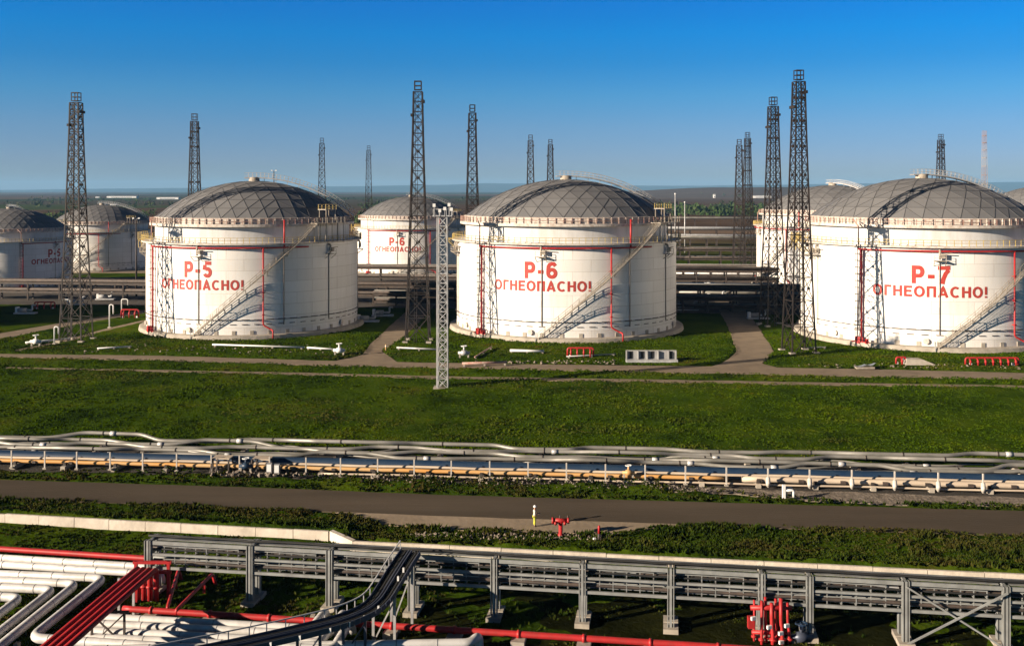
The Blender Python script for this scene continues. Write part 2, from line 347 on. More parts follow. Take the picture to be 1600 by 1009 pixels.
M['pipe_shade'] = mat('painted_pipe_shade', (.022,.019,.016), .95, (.045,.038,.030), 1.2, 6, bump=.5, bscale=5, obj=False)  # near-black colour stands in for the shade below the corridor pipes
road('pipe_shade_bed', [(-80,114.8+7.2),(0,114.8),(80,114.8-7.2)], [(-80,104.4+7.2),(0,104.4),(80,104.4-7.2)], M['pipe_shade'], .058, None, .8)
M['yard'] = mat('yard_painted_shade', (.075,.062,.050), .95, (.036,.030,.026), .12, 7, bump=.3, bscale=3, obj=False)  # dark tone painted in for the tank shadows lying across the gaps
road('shade_dark_yard', [(-150,352),(0,346),(130,338)], [(-150,270),(0,258),(38,250),(66,246),(130,240)], M['yard'], .046, None, 2.0)
M['gravelbed'] = mat('gravel_bed', (.26,.215,.17), .95, (.11,.088,.066), 1.1, 9, bump=.9, bscale=3.5, obj=False)
road('gravel_bank', [P2(1035,761), P2(1150,764), P2(1330,769), P2(1480,774), P2(1640,779)], [P2(1035,766), P2(1120,771), P2(1230,779), P2(1360,788), P2(1470,786), P2(1640,793)], M['gravelbed'], .066, None, .9)
def pip(X, Y, poly):                          # vectorised point in polygon
    inside = np.zeros(X.shape, bool); n = len(poly); j = n-1
    for i in range(n):
        xi, yi = poly[i]; xj, yj = poly[j]
        c = ((yi > Y) != (yj > Y)) & (X < (xj-xi)*(Y-yi)/(yj-yi+1e-12)+xi)
        inside ^= c; j = i
    return inside
def road_mask(X, Y, grow=0.0):
    m = np.zeros(X.shape, bool)
    for T, B in ROADS:
        Tn, Bn = np.array(T), np.array(B)
        if grow:
            d = Tn-Bn; d /= np.linalg.norm(d, axis=1, keepdims=True)+1e-9; Tn = Tn+d*grow; Bn = Bn-d*grow
        poly = [tuple(p) for p in Tn]+[tuple(p) for p in Bn[::-1]]
        xs = Tn[:,0].tolist()+Bn[:,0].tolist(); ys = Tn[:,1].tolist()+Bn[:,1].tolist()
        sel = (X >= min(xs)) & (X <= max(xs)) & (Y >= min(ys)) & (Y <= max(ys))
        if sel.any():
            t = np.zeros(X.shape, bool); t[sel] = pip(X[sel], Y[sel], poly); m |= t
    return m
TANKS = [(-57.4,228.0,22.7),(11.85,225.3,24.0),(85.4,213.5,24.24)]

# ------------------------------------------------------------------ ground: one sheet to the horizon
def vnoise(X, Y, s, seed):
    r = np.random.default_rng(seed); T = r.random((256,256))
    x, y = X/s, Y/s; xi, yi = np.floor(x).astype(int), np.floor(y).astype(int); fx, fy = x-xi, y-yi
    fx = fx*fx*(3-2*fx); fy = fy*fy*(3-2*fy)
    g = lambda i, j: T[i % 256, j % 256]
    return (g(xi,yi)*(1-fx)+g(xi+1,yi)*fx)*(1-fy)+(g(xi,yi+1)*(1-fx)+g(xi+1,yi+1)*fx)*fy
def grow_axis(a, b, step, far0, far1, k=1.14):
    mid = list(np.arange(a, b+1e-6, step)); lo, hi = [], []
    x, s = a, step
    while x > far0: s *= k; x -= s; lo.append(x)
    x, s = b, step
    while x < far1: s *= k; x += s; hi.append(x)
    return np.array(lo[::-1]+mid+hi)
xs = grow_axis(-105, 105, .75, -24000, 24000); ys = grow_axis(56, 260, .7, -3000, 26500)
def wall_line(X): return np.where(X < -14.2, 84.75-.155*X, 82.85-.142*X)
def ground_z(X, Y):
    z = .22*vnoise(X, Y, 7, 1)+.16*vnoise(X, Y, 2.2, 2)+.10*vnoise(X, Y, 1.0, 3)
    near = np.clip((330-Y)/60, 0, 1)*np.clip((150-np.abs(X))/40, 0, 1)
    z = z*near
    # low grassy banks along the pipe corridor and above the retaining wall
    yb = 104.5-.095*X; z = z+.55*np.exp(-((Y-yb)/1.5)**2)*near*(.6+.7*vnoise(X, Y, 5, 9))
    d = Y-wall_line(X); z = z+np.where(d > .9, .80*np.clip(1-(d-.9)/5.0, 0, 1)**1.3, 0); z = np.where(np.abs(d) < .95, np.minimum(z, .25), z)
    return z
XX, YY = np.meshgrid(xs, ys); ZZ = ground_z(XX, YY)
for (tx, ty, tr) in TANKS:
    d = np.hypot(XX-tx, YY-ty); ZZ = np.where(d < tr+3, np.minimum(ZZ, .1), ZZ)
ZZ = np.where(road_mask(XX, YY, .75), -.03, ZZ)
def grid_mesh(name, XX, YY, ZZ, m):
    ny, nx = XX.shape; me = bpy.data.meshes.new(name)
    co = np.stack([XX, YY, ZZ], -1).reshape(-1, 3).astype(np.float32)
    i = np.arange(ny*nx).reshape(ny, nx); q = np.stack([i[:-1,:-1], i[:-1,1:], i[1:,1:], i[1:,:-1]], -1).reshape(-1, 4)
    me.vertices.add(len(co)); me.vertices.foreach_set('co', co.ravel())
    me.loops.add(q.size); me.loops.foreach_set('vertex_index', q.ravel().astype(np.int32))
    me.polygons.add(len(q)); me.polygons.foreach_set('loop_start', np.arange(0, q.size, 4, dtype=np.int32))
    me.polygons.foreach_set('use_smooth', np.ones(len(q), bool))
    me.update(calc_edges=True); me.materials.append(m)
    o = bpy.data.objects.new(name, me); C.objects.link(o); return o
tag(grid_mesh('ground', XX, YY, ZZ, M['ground']), kind='structure')

def tri_mesh(name, co, m, label=None, cat=None, kind='stuff'):     # co (n,3,3)
    me = bpy.data.meshes.new(name); n = len(co)
    me.vertices.add(n*3); me.vertices.foreach_set('co', co.astype(np.float32).ravel())
    me.loops.add(n*3); me.loops.foreach_set('vertex_index', np.arange(n*3, dtype=np.int32))
    me.polygons.add(n); me.polygons.foreach_set('loop_start', np.arange(0, n*3, 3, dtype=np.int32))
    me.update(calc_edges=True); me.materials.append(m)
    o = bpy.data.objects.new(name, me); C.objects.link(o); return tag(o, label, cat, None, kind)
def tufts(x, y, z, h, wd, blades):           # arrays -> (n*blades,3,3)
    n = len(x); out = []
    for b in range(blades):
        t = rng.uniform(0, 2*PI, n); lean = rng.uniform(.1, .9, n)*h; hh = h*rng.uniform(.6, 1.1, n); ww = wd*rng.uniform(.5, 1.1, n)
        ox, oy = rng.normal(0, .5, n)*wd*1.5, rng.normal(0, .5, n)*wd*1.5
        dx, dy = np.cos(t), np.sin(t)
        p0 = np.stack([x+ox-dy*ww, y+oy+dx*ww, z-.03], -1); p1 = np.stack([x+ox+dy*ww, y+oy-dx*ww, z-.03], -1)
        p2 = np.stack([x+ox+dx*lean, y+oy+dy*lean, z+hh], -1)
        out.append(np.stack([p0, p1, p2], 1))
    return np.concatenate(out)
def scatter(n, x0, x1, y0, y1):              # uniform in view wedge
    y = rng.uniform(y0, y1, n); x = rng.uniform(x0, x1, n); k = np.abs(x) < y*.53+4; return x[k], y[k]
def keep(x, y, margin=.06):
    k = ~road_mask(x, y, margin)
    for (tx, ty, tr) in TANKS: k &= np.hypot(x-tx, y-ty) > tr+1.8
    return k
# field grass
x, y = scatter(95000, -110, 110, 112, 215); k = keep(x, y); x, y = x[k], y[k]
dens = vnoise(x, y, 6, 21)*.6+vnoise(x, y, 2, 22)*.4; k = rng.random(len(x)) < np.clip(dens*1.7-.15, .1, 1); x, y = x[k], y[k]
h = .07+.22*vnoise(x, y, 3, 23)**1.6*(.4+1.0*vnoise(x, y, 14, 24))
tri_mesh('grass', tufts(x, y, ground_z(x, y), h, .11+.10*rng.random(len(x)), 4), M['grass'], 'green grass covering the open field and the ground round the tanks', 'grass')
# banks, scrub between road and wall, ground under the racks
x, y = scatter(60000, -60, 60, 60, 108); k = keep(x, y); x, y = x[k], y[k]
wl = wall_line(x)
up = (y > wl+.2) & (y < 101-.1*x)
h = np.where(up, .10+.40*vnoise(x, y, 2.2, 31)**2.0, .10+.24*vnoise(x, y, 3, 32)**1.3); p = np.where(up, .95, .55)
k = (rng.random(len(x)) < p*np.clip(vnoise(x, y, 2.5, 33)*1.5, .15, 1)) & (np.abs(y-wl) > .45) & ((y > 77-.149*x) | (x < -8) | (rng.random(len(x)) < np.clip(vnoise(x*.5, y*1.6, 2.4, 35)*2.6-1.0, .04, .9))); x, y, h = x[k], y[k], h[k]
tri_mesh('scrub', tufts(x, y, ground_z(x, y), h, .09+.09*rng.random(len(x)), 6), M['scrub'], 'low green and brown scrub covering the banks by the road', 'scrub')

M['shade_soil'] = mat('mossy_soil_painted_shade', (.006,.007,.002), .95, (.018,.020,.005), .35, 8, bump=.6, bscale=3, obj=False, spec=0)  # mossy ground with the shade under the rack painted into its dark tone
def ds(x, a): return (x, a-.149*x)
road('shade_tinted_soil', [ds(-9,77.6), ds(10,77.4), ds(30,77.2), ds(62,77)], [ds(-6.5,62), ds(10,58), ds(30,56), ds(62,56)], M['shade_soil'], .255, None, 1.2)
# ------------------------------------------------------------------ hills and woods
def hills(name, y0, y1, prof, m, seed):
    n = 220; X = np.linspace(-1.05*y1, 1.05*y1, n); Y = np.linspace(y0, y1, 14)
    XX, YY = np.meshgrid(X, Y); px = 800+F*XX/((y0+y1)/2)
    base = np.interp(px, [p[0] for p in prof], [p[1] for p in prof])     # ridge pixel row
    top = H-(base-HOR)*((y0+y1)/2)/F
    s = np.sin(np.linspace(0, PI, 14))[:, None]
    ZZ = top*s + 14*(vnoise(XX, YY, 900, seed)-.5)*s+6*(vnoise(XX, YY, 160, seed+1)-.5)*s - 3
    tag(grid_mesh(name, XX, YY, ZZ, m), kind='structure')
M['hill'] = leaf_mat('wooded_hill', [(.3,(.030,.045,.020)),(.5,(.050,.060,.030)),(.7,(.085,.070,.045))], .0015, .01)
M['hillb'] = leaf_mat('ploughed_hill', [(.3,(.060,.050,.030)),(.5,(.095,.065,.042)),(.7,(.11,.08,.055))], .0012, .006)
hills('far_hills', 18000, 24000, [(-1200,299),(0,297),(330,293),(420,292),(560,291),(700,289),(760,286),(830,287),(900,290),(1100,290),(1350,287),(1600,284),(2600,284)], M['hill'], 41)
hills('near_hills', 4300, 6300, [(-1600,318),(0,314),(200,312),(330,311),(420,309),(600,306),(800,305),(950,300),(1050,294),(1120,292),(1280,291.5),(1350,296),(1450,300),(1600,302),(2600,303)], M['hillb'], 47)

def blob_mesh(items):                         # rough leafy crowns: many small facets, ragged outline
    tris = []
    for (cx, cy, cz, rx, rz, nb) in items:
        u = rng.normal(size=(nb,3)); u /= np.linalg.norm(u, axis=1, keepdims=True); u[:,2] = np.abs(u[:,2])
        rad = rng.uniform(.55, 1.05, nb)
        c = np.stack([cx+u[:,0]*rx*rad, cy+u[:,1]*rx*rad, cz+u[:,2]*rz*rad], -1)
        t = rng.normal(size=(nb,3,3))*np.array([rx,rx,rz])*.24
        tris.append(c[:,None,:]+t)
    return np.concatenate(tris)
def wood(name, px0, px1, py0, py1, n, hgt, label, nb=26):
    it = []
    for i in range(n):
        g = G(random.uniform(px0, px1), random.uniform(py0, py1)); s = hgt*random.uniform(.6, 1.2)
        it.append((g.x, g.y, 0, s*.75, s, nb))
    return tri_mesh(name, blob_mesh(it), M['wood'], label, 'woods')
wood('far_woods', 1000, 1260, 324, 338, 200, 9, 'green woodland behind the pipe racks in the gap between the tanks', 34)
wood('far_woods', -30, 330, 318, 324, 45, 8, 'dark tree belt on the plain beyond the tanks at the left', 22)
wood('far_woods', 40, 250, 312, 315, 70, 9, 'long thin tree belt far out on the plain at the left', 12)
wood('far_woods', 440, 760, 311, 315, 80, 9, 'dark tree belt on the plain beyond the middle tanks', 12)
wood('far_woods', 560, 700, 322, 327, 40, 9, 'scattered trees on the field beyond the rear lettered tank', 24)
wood('far_woods', 1090, 1200, 305, 308, 120, 14, 'small dark wood on the rising brown field right of centre', 14)
wood('far_woods', 550, 660, 338, 350, 36, 6, 'low bushes on the field beside the rear tank', 40)
wood('far_woods', 70, 240, 336, 346, 50, 6, 'dark bushes on the field just behind the left rear tank', 40)
wood('far_woods', 1260, 1650, 304, 309, 60, 11, 'distant tree belt at the right horizon', 12)
bank = MB(); bx = np.linspace(-150, 420, 40)
for i, xq in enumerate(bx):
    hh = 4.6+.8*math.sin(i*.7)+.5*math.sin(i*1.9)
    for yy, zz in ((640,-.1),(655,hh*.9),(668,hh),(690,hh*.7),(720,-.1)): bank.v.append((xq, yy+4*math.sin(i*.4), zz))
for i in range(len(bx)-1):
    for j in range(4): k = i*5+j; bank.f.append((k, k+5, k+6, k+1))
tag(bank.build('earth_bank', M['earth'], smooth=True), kind='structure')

# ------------------------------------------------------------------ storage tanks
R = 24.24
ZW, ZR, ZD, ZA = 19.5, 23.4, 24.6, 32.5
def cp(phi, r, z): t = math.radians(phi); return Vector((r*math.sin(t), -r*math.cos(t), z))
def arc(p0, p1, r, z, n=24): return [cp(p0+(p1-p0)*i/n, r, z) for i in range(n+1)]
def ring_rail(r, z, p0, p1, hgt, step, rad=.045, n=None):
    b = MB(); cnt = int(abs(p1-p0)/step)
    full = abs(p1-p0) > 359
    for i in range(cnt if full else cnt+1):
        t = p0+(p1-p0)*i/cnt; b.beam(cp(t, r, z), cp(t, r, z+hgt), .10)
    for hh in (.55, 1.0):
        b.tube(arc(p0, p1, r, z+hgt*hh, 120), rad, 5, caps=False)
    return b
def dome_mat():
    m = bpy.data.materials.new('dome_panel_aluminium'); m.use_nodes = True; n = m.node_tree.nodes; l = m.node_tree.links; b = n['Principled BSDF']
    at = n.new('ShaderNodeAttribute'); at.attribute_name = 'panel'; at.attribute_type = 'GEOMETRY'
    r = n.new('ShaderNodeValToRGB'); r.color_ramp.elements[0].color = (.165,.165,.17,1); r.color_ramp.elements[1].color = (.265,.262,.262,1)
    t = n.new('ShaderNodeTexCoord'); z = n.new('ShaderNodeTexNoise'); z.inputs['Scale'].default_value = .35; z.inputs['Detail'].default_value = 6
    l.new(t.outputs['Object'], z.inputs['Vector'])
    ad = n.new('ShaderNodeMath'); ad.operation = 'MULTIPLY_ADD'; ad.inputs[1].default_value = .6; l.new(z.outputs['Fac'], ad.inputs[0])
    ml = n.new('ShaderNodeMath'); ml.operation = 'MULTIPLY'; ml.inputs[1].default_value = .4; l.new(at.outputs['Fac'], ml.inputs[0]); l.new(ml.outputs[0], ad.inputs[2])
    l.new(ad.outputs[0], r.inputs[0]); l.new(r.outputs[0], b.inputs['Base Color'])
    b.inputs['Roughness'].default_value = .5; b.inputs['Metallic'].default_value = .25
    return m
M['dome'] = dome_mat()
RD = 22.3; RS = (RD**2+(ZA-ZD)**2)/(2*(ZA-ZD)); TH = math.asin(RD/RS)
def dome_pt(th, az): r = RS*math.sin(th); return Vector((r*math.cos(az), r*math.sin(az), ZA-RS+RS*math.cos(th)))
def build_dome(parent):
    NR = 7; b = MB(); idx = {}; edges = set()
    idx[(0,0)] = 0; b.v.append(tuple(dome_pt(0,0)))
    for k in range(1, NR+1):
        for j in range(6*k): idx[(k,j)] = len(b.v); b.v.append(tuple(dome_pt(TH*k/NR, 2*PI*(j+.5*k*0)/(6*k))))
    for k in range(1, NR+1):
        for s in range(6):
            for j in range(k):
                o0 = idx[(k, (s*k+j) % (6*k))]; o1 = idx[(k, (s*k+j+1) % (6*k))]
                i0 = idx[(k-1, (s*(k-1)+j) % max(1, 6*(k-1)))] if k > 1 else 0
                b.f.append((o0, o1, i0)); edges |= {tuple(sorted(p)) for p in ((o0,o1),(o1,i0),(i0,o0))}
                if j < k-1:
                    i1 = idx[(k-1, (s*(k-1)+j+1) % (6*(k-1)))]; b.f.append((o1, i1, i0)); edges |= {tuple(sorted(p)) for p in ((o1,i1),(i1,i0),(i0,o1))}
    o = b.build('dome_roof', M['dome'], parent)
    at = o.data.attributes.new('panel', 'FLOAT', 'FACE'); at.data.foreach_set('value', rng.random(len(b.f)).astype(np.float32))
    s = MB()
    for i, j in edges:
        p, q = Vector(b.v[i]), Vector(b.v[j]); s.beam(p*1.0008, q*1.0008, .075, .05, up=((p+q)/2-Vector((0,0,ZA-RS))))
    s.build('seam', M['seam'], o)
    return o
def ell(cx, cy, rx, ry, a0, a1, n=28): return [(cx+rx*math.cos(math.radians(a0+(a1-a0)*i/n)), cy+ry*math.sin(math.radians(a0+(a1-a0)*i/n))) for i in range(n+1)]
def glyph(c, h):                             # centre lines of a letter of cap height 1, half stroke h -> (width, strokes)
    if c == 'Р': return .66, [[(h,0),(h,1)], [(2*h,1-h),(.38,1-h)]+ell(.38,(1-h+.43)/2,.28-h+.0,(1-h-.43)/2,90,-90)[1:-1]+[(.38,.43),(2*h,.43)]]
    if c == '-': return .40, [[(.03,.40),(.37,.40)]]
    if c == '5': return .64, [[(.58,1-h),(.17,1-h)], [(.16,1-2*h),(.11,.48)], ell(.32,.33,.31-h,.33-h,132,-155)]
    if c == '6': return .66, [ell(.33,.33,.33-h,.33-h,0,360), [(h,.36),(h+.005,.52),(.13,.72),(.21,.85),(.33,1-h),(.45,.885),(.55,.76)]]
    if c == '7': return .64, [[(.0,1-h),(.64,1-h)], [(.56,1-2*h),(.40,.58),(.29,.30),(.23,0)]]
    if c == 'О': return .82, [ell(.41,.5,.41-h,.5-h+.015,90,450,40)]
    if c == 'Г': return .56, [[(h,0),(h,1)], [(2*h,1-h),(.56,1-h)]]
    if c == 'Н': return .70, [[(h,0),(h,1)], [(.70-h,0),(.70-h,1)], [(2*h,.52),(.70-2*h,.52)]]
    if c == 'Е': return .62, [[(h,0),(h,1)], [(2*h,1-h),(.62,1-h)], [(2*h,.52),(.57,.52)], [(2*h,h),(.62,h)]]
    if c == 'П': return .70, [[(h,0),(h,1)], [(.70-h,0),(.70-h,1)], [(2*h,1-h),(.70-2*h,1-h)]]
    if c == 'А': return .78, [[(h*.9,0),(.39,.93),(.78-h*.9,0)], [(.2,.27),(.58,.27)]]
    if c == 'С': return .76, [ell(.41,.5,.41-h,.5-h+.015,48,312,34)]
    if c == '!': return .26, [[(.13,.27),(.13,1)], [(.13,0),(.13,.15)]]
def text_mesh(name, body, width, cap, zc, phi_c, parent, h=.095, gap=.14):
    x = 0; st = []
    for c in body:
        w_, ss = glyph(c, h); st += [[(x+p[0], p[1]) for p in q] for q in ss]; x += w_+gap
    x -= gap; k = width/x; b = MB()
    for si, q in enumerate(st):
        pl = [Vector((q[0][0], q[0][1]))]
        for p in q[1:]:
            p = Vector(p); n_ = max(1, int((p-Vector(pl[-1])).length/.08)); o_ = Vector(pl[-1])
            for i in range(1, n_+1): pl.append(o_.lerp(p, i/n_))
        k0 = len(b.v); r = R+.045+.004*(si % 4)
        for i, p in enumerate(pl):
            d0 = (p-pl[i-1]).normalized() if i else None; d1 = (pl[i+1]-p).normalized() if i < len(pl)-1 else None
            if (pl[0]-pl[-1]).length < 1e-4:
                if d0 is None: d0 = (pl[-1]-pl[-2]).normalized()
                if d1 is None: d1 = (pl[1]-pl[0]).normalized()
            d0 = d0 or d1; d1 = d1 or d0; t_ = (d0+d1).normalized(); nn = Vector((-t_.y, t_.x)); m_ = min(1.8, 1/max(.4, nn.dot(Vector((-d1.y, d1.x)))))
            for s_ in (-1, 1):
                v = p+nn*s_*h*m_; u = (v.x-x/2)*k; b.v.append(tuple(cp(phi_c+math.degrees(u/R), r, zc+(v.y-.5)*cap)))
        for i in range(len(pl)-1): j = k0+2*i; b.f.append((j, j+2, j+3, j+1))
    return b.build(name, M['redlet'], parent)
def make_tank():
    t = thing('storage_tank', (0,0,0), 'tank', 'storage tank', 'white domed oil storage tanks')
    fb = MB().lathe([(R+1.7,-.2),(R+1.5,.85),(R+1.3,.95),(R-.6,.95)], 96)
    for i in range(40): p0 = i*9+4; fb.box(cp(p0, R+.04, 1.35), (.75,.16,.85), math.radians(p0))
    fb.build('foundation', M['conc'], t)
    sh = MB().lathe([(R,.9),(R,ZW),(RD-.2,ZW)], 192).build('shell', M['white'], t, False)
    sh.data.polygons.foreach_set('use_smooth', [True]*len(sh.data.polygons))
    try: sh.data.set_sharp_from_angle(angle=math.radians(40))
    except Exception: pass
    # low hoop ring with clamps, welded brackets under it
    b = MB()
    b.tube(arc(0, 360, R+.18, 3.95, 120), .055, 5, False)
    for i in range(60):
        p0 = i*6+2
        b.tube(arc(p0, p0+4.0, R+.2, 4.0, 4), .10, 5)
        b.box(cp(p0+1.5, R+.05, 3.05), (1.2,.16,.13), math.radians(p0+1.5))
    b.build('spray_ring', M['dark'], t)
    # top ring walkway of the outer wall
    MB().lathe([(R-.3,ZW-.25),(R+1.05,ZW-.25),(R+1.05,ZW+.05),(R-.3,ZW+.05)], 128, closed=True).build('wind_girder', M['trim'], t)
    g1 = ring_rail(R+.98, ZW+.05, 0, 360, 1.15, 3.0).build('girder_railing', M['yellow'], t)
    MB().lathe([(RD,ZW),(RD,ZR-.5)], 128).build('inner_wall', M['inner'], t, True)
    MB().lathe([(RD-.1,ZR-.55),(RD+1.2,ZR-.55),(RD+1.2,ZR+.0),(RD-.1,ZR+.0)], 128, closed=True).build('roof_gallery', M['trim'], t)
    ring_rail(RD+1.12, ZR, 0, 360, 1.1, 4.0).build('gallery_railing', M['rusty'], t)
    b = MB().lathe([(RD-.05,ZR),(RD+.1,ZR),(RD+.1,ZD+.05),(RD-.4,ZD+.12)], 128)
    for i in range(84): p0 = i*360/84; b.box(cp(p0, RD+.22, (ZR+ZD)/2), (.22,.22,ZD-ZR), math.radians(p0))
    b.build('dome_curb', M['trim'], t)
    build_dome(t)
    MB().lathe([(0.01,ZA+.9),(1.2,ZA+.8),(1.3,ZA-.3)], 20).build('roof_vent', M['stair'], t, True)
    # arched walkway over the dome
    wk = MB(); rls = {-1: MB(), 1: MB()}; az = math.radians(8)     # towards +X, slightly back
    pts = []
    for i in range(31):
        th = TH*(1.03-1.12*i/30); p = dome_pt(abs(th), az if th > 0 else az+PI); n_ = (p-Vector((0,0,ZA-RS))).normalized(); pts.append((p+n_*.75, n_))
    side = Vector((-math.sin(az), math.cos(az), 0))
    for (p, n1), (q, n2) in zip(pts, pts[1:]):
        wk.beam(p, q, 1.3, .10, up=n1)
        for s_ in (-1, 1):
            wk.beam(p+side*.68*s_, q+side*.68*s_, .12, .28, up=n1)
            rl = rls[s_]
            for hh in (.55, 1.1): rl.beam(p+side*.66*s_+n1*hh, q+side*.66*s_+n2*hh, .07)
            rl.beam(p+side*.66*s_, p+side*.66*s_+n1*1.1, .07)
    for i in range(1, 31, 3):
        p, n1 = pts[i]; wk.beam(p-n1*.75, p, .12)
    wo = wk.build('roof_walkway', M['galv'], t); [rls[k].build('handrail', M['galv'], wo) for k in rls]
    # spiral stair up the outer wall
    st = MB(); tr = MB(); hrs = [MB(), MB()]; p0, p1, z0, z1 = -15.5, 46.0, .9, ZR
    ri, ro = R+.6, R+1.75; n_ = 60
    for i in range(n_):
        fa, fb = i/n_, (i+1)/n_; pa, pb = p0+(p1-p0)*fa, p0+(p1-p0)*fb; za, zb = z0+(z1-z0)*fa, z0+(z1-z0)*fb
        for r, hr in zip((ri, ro), hrs):
            st.beam(cp(pa, r, za), cp(pb, r, zb), .08, .20)
            for hh in (.55, 1.1): hr.beam(cp(pa, r, za+hh), cp(pb, r, zb+hh), .05)
            if i % 3 == 0: hr.beam(cp(pa, r, za), cp(pa, r, za+1.1), .07)
        for f_ in (.25, .75):
            pm, zm = pa+(pb-pa)*f_, za+(zb-za)*f_; tr.box(cp(pm, (ri+ro)/2, zm), (.24, ro-ri, .04), math.radians(pm))
        if i % 10 == 5: st.beam(cp(pa, R-.05, za-1.1), cp(pa, ro, za), .12)
    so = st.build('staircase', M['stair'], t); tr.build('tread', M['stair'], so); [hr.build('handrail', M['stair'], so) for hr in hrs]
    for r in (ri, ro): MB().beam(cp(p0-1, r, 0), cp(p0-1, r, 2.0), .14).build('stair_post', M['galv'], so)
    # landing at the head of the stair
    ld = MB().lathe([(RD+.9,ZR-.02),(R+1.9,ZR-.02),(R+1.9,ZR+.12),(RD+.9,ZR+.12)], 10, math.radians(45), math.radians(64), True).build('stair_landing', M['stair'], t)
    for i in range(5):
        for r in (R+.1, R+1.8): MB().beam(cp(46+4.2*i, r, ZW-.2), cp(46+4.2*i, r, ZR), .14).build('landing_post', M['stair'], ld)
    ring_rail(R+1.85, ZR+.1, 45, 64, 1.2, 3).build('railing', M['stair'], ld)
    up = MB()
    up.box(cp(57, RD+1.2, ZR+2.9), (3.6,2.4,.16), math.radians(57))
    for dx in (-1.5, 1.5):
        for dy in (-1, 1):
            c_ = cp(57, RD+1.2+dy, 0); tn = Vector((math.cos(math.radians(57)), math.sin(math.radians(57)), 0))*dx
            up.beam(c_+tn+Vector((0,0,ZR)), c_+tn+Vector((0,0,ZR+2.9)), .16)
    uo = up.build('upper_platform', M['stair'], t)
    yr = MB()
    for dx in (-1.7, -.6, .6, 1.7):
        for dy in (-1.1, 1.1):
            c_ = cp(57, RD+1.2+dy, 0)+Vector((math.cos(math.radians(57)), math.sin(math.radians(57)), 0))*dx
            yr.beam(c_+Vector((0,0,ZR+2.9)), c_+Vector((0,0,ZR+4.0)), .12)
    for dy in (-1.1, 1.1):
        for hh in (3.4, 3.95):
            a_ = cp(57, RD+1.2+dy, ZR+hh); tn = Vector((math.cos(math.radians(57)), math.sin(math.radians(57)), 0))*1.75
            yr.beam(a_-tn, a_+tn, .14)
    yr.build('railing', M['yellow'], uo)
    # yellow side platforms on the outer wall
    for pc in (-91, 150):
        b = MB().lathe([(R+1.0,ZW-.1),(R+2.4,ZW-.1),(R+2.4,ZW+.08),(R+1.0,ZW+.08)], 6, math.radians(pc-5), math.radians(pc+9), True)
        for q in (-4, 3, 8):
            b.beam(cp(pc+q, R, ZW-2.4), cp(pc+q, R+2.3, ZW-.1), .14); b.beam(cp(pc+q, R+2.3, ZW-1.9), cp(pc+q, R+2.3, ZW), .14)
        so_ = b.build('side_platform', M['yellow'], t)
        rr = ring_rail(R+2.35, ZW+.05, pc-5, pc+9, 1.6, 2.2); rr.v += []; rr.build('railing', M['yellow'], so_)
    # red fire water piping
    MB().tube(arc(-49, 42, R+.55, ZW-.85, 60), .17, 8).build('fire_ring_main', M['red'], t, True)
    for ph, za in ((-47.5, 1.2), (18.5, 2.6)):
        b = MB()
        if ph > 0: b.tube(bend([cp(ph, R+.55, ZW-.85), cp(ph, R+.55, za+.3), cp(ph+4, R+1.0, za-.7), cp(ph+4.2, R+1.9, za-.8), cp(ph+4.2, R+2.0, .1)], .4, 4), .17, 8)
        else: b.tube([cp(ph, R+.55, ZW-.85), cp(ph, R+.55, .4)], .20, 8)
        o = b.build('fire_riser', M['red'], t, True)
        for zz in (5, 9.5, 14): MB().beam(cp(ph, R-.05, zz), cp(ph, R+.75, zz), .12).box(cp(ph, R+.55, zz), (.46,.46,.22), math.radians(ph)).build('clamp', M['red'], o)
    MB().tube([cp(29, R+.45, ZR+.9), cp(29, R+.45, ZW-.8)], .2, 8).build('fire_riser', M['red'], t, True)
    MB().tube([cp(29, R+.12, ZW-1), cp(29, R+.12, 2.8)], .10, 6).build('drain_pipe', M['dark'], t, True)
    MB().tube([cp(-52, R+.3, ZR+.9), cp(-49, R+.5, ZR-.4), cp(-49, R+.5, ZW-.8)], .14, 7).build('fire_riser', M['rusty'], t, True)
    # valve cluster at the foot of the left riser
    b = MB()
    b.box(cp(-48, R+1.2, 1.3), (1.0,.8,1.3), math.radians(-48)); b.tube([cp(-51, R+1.3, .9), cp(-43, R+1.3, .9)], .18, 7); b.tube([cp(-46, R+1.3, .9), cp(-46, R+1.3, 1.9)], .14, 7)
    b.box(cp(-44, R+1.4, 1.2), (.5,.5,.9), .3)
    b.build('valve_cluster', M['red'], t)
    # caged ladder
    b = MB()
    for q in (-50.6, -49.4): b.beam(cp(q, R+.55, 1.0), cp(q, R+.55, ZW), .08)
    for i in range(46): z_ = 1.3+i*.4; b.beam(cp(-50.6, R+.55, z_), cp(-49.4, R+.55, z_), .05)
    lo = b.build('ladder', M['dark'], t); c_ = MB()
    for i in range(13):
        z_ = 3.5+i*1.3; pts_ = [cp(-50, R+.55, z_)+Vector((.45*math.cos(u), -.45+.45*math.sin(u), 0)) for u in np.linspace(0, 2*PI, 9)]
        c_.tube(pts_, .035, 4, False)
    c_.build('ladder_cage', M['dark'], lo)
    # foam chambers on brackets with drains
    for ph in (-14.5, 56, 100, 145, 190, 235, 280, -75):
        b = MB(); ang = math.radians(ph); tn = Vector((math.cos(ang), math.sin(ang), 0))
        b.box(cp(ph, R+.75, ZW-2.6), (2.2,1.4,.10), ang)
        for s_ in (-1.0, 1.0):
            b.beam(cp(ph, R+1.4, ZW-2.6)+tn*s_, cp(ph, R+1.4, ZW-1.5)+tn*s_, .08); b.beam(cp(ph, R, ZW-3.6)+tn*s_, cp(ph, R+1.4, ZW-2.65)+tn*s_, .10)
        for hh in (2.05, 1.5): b.beam(cp(ph, R+1.4, ZW-hh)-tn, cp(ph, R+1.4, ZW-hh)+tn, .07)
        o = b.build('foam_platform', M['stair'], t)
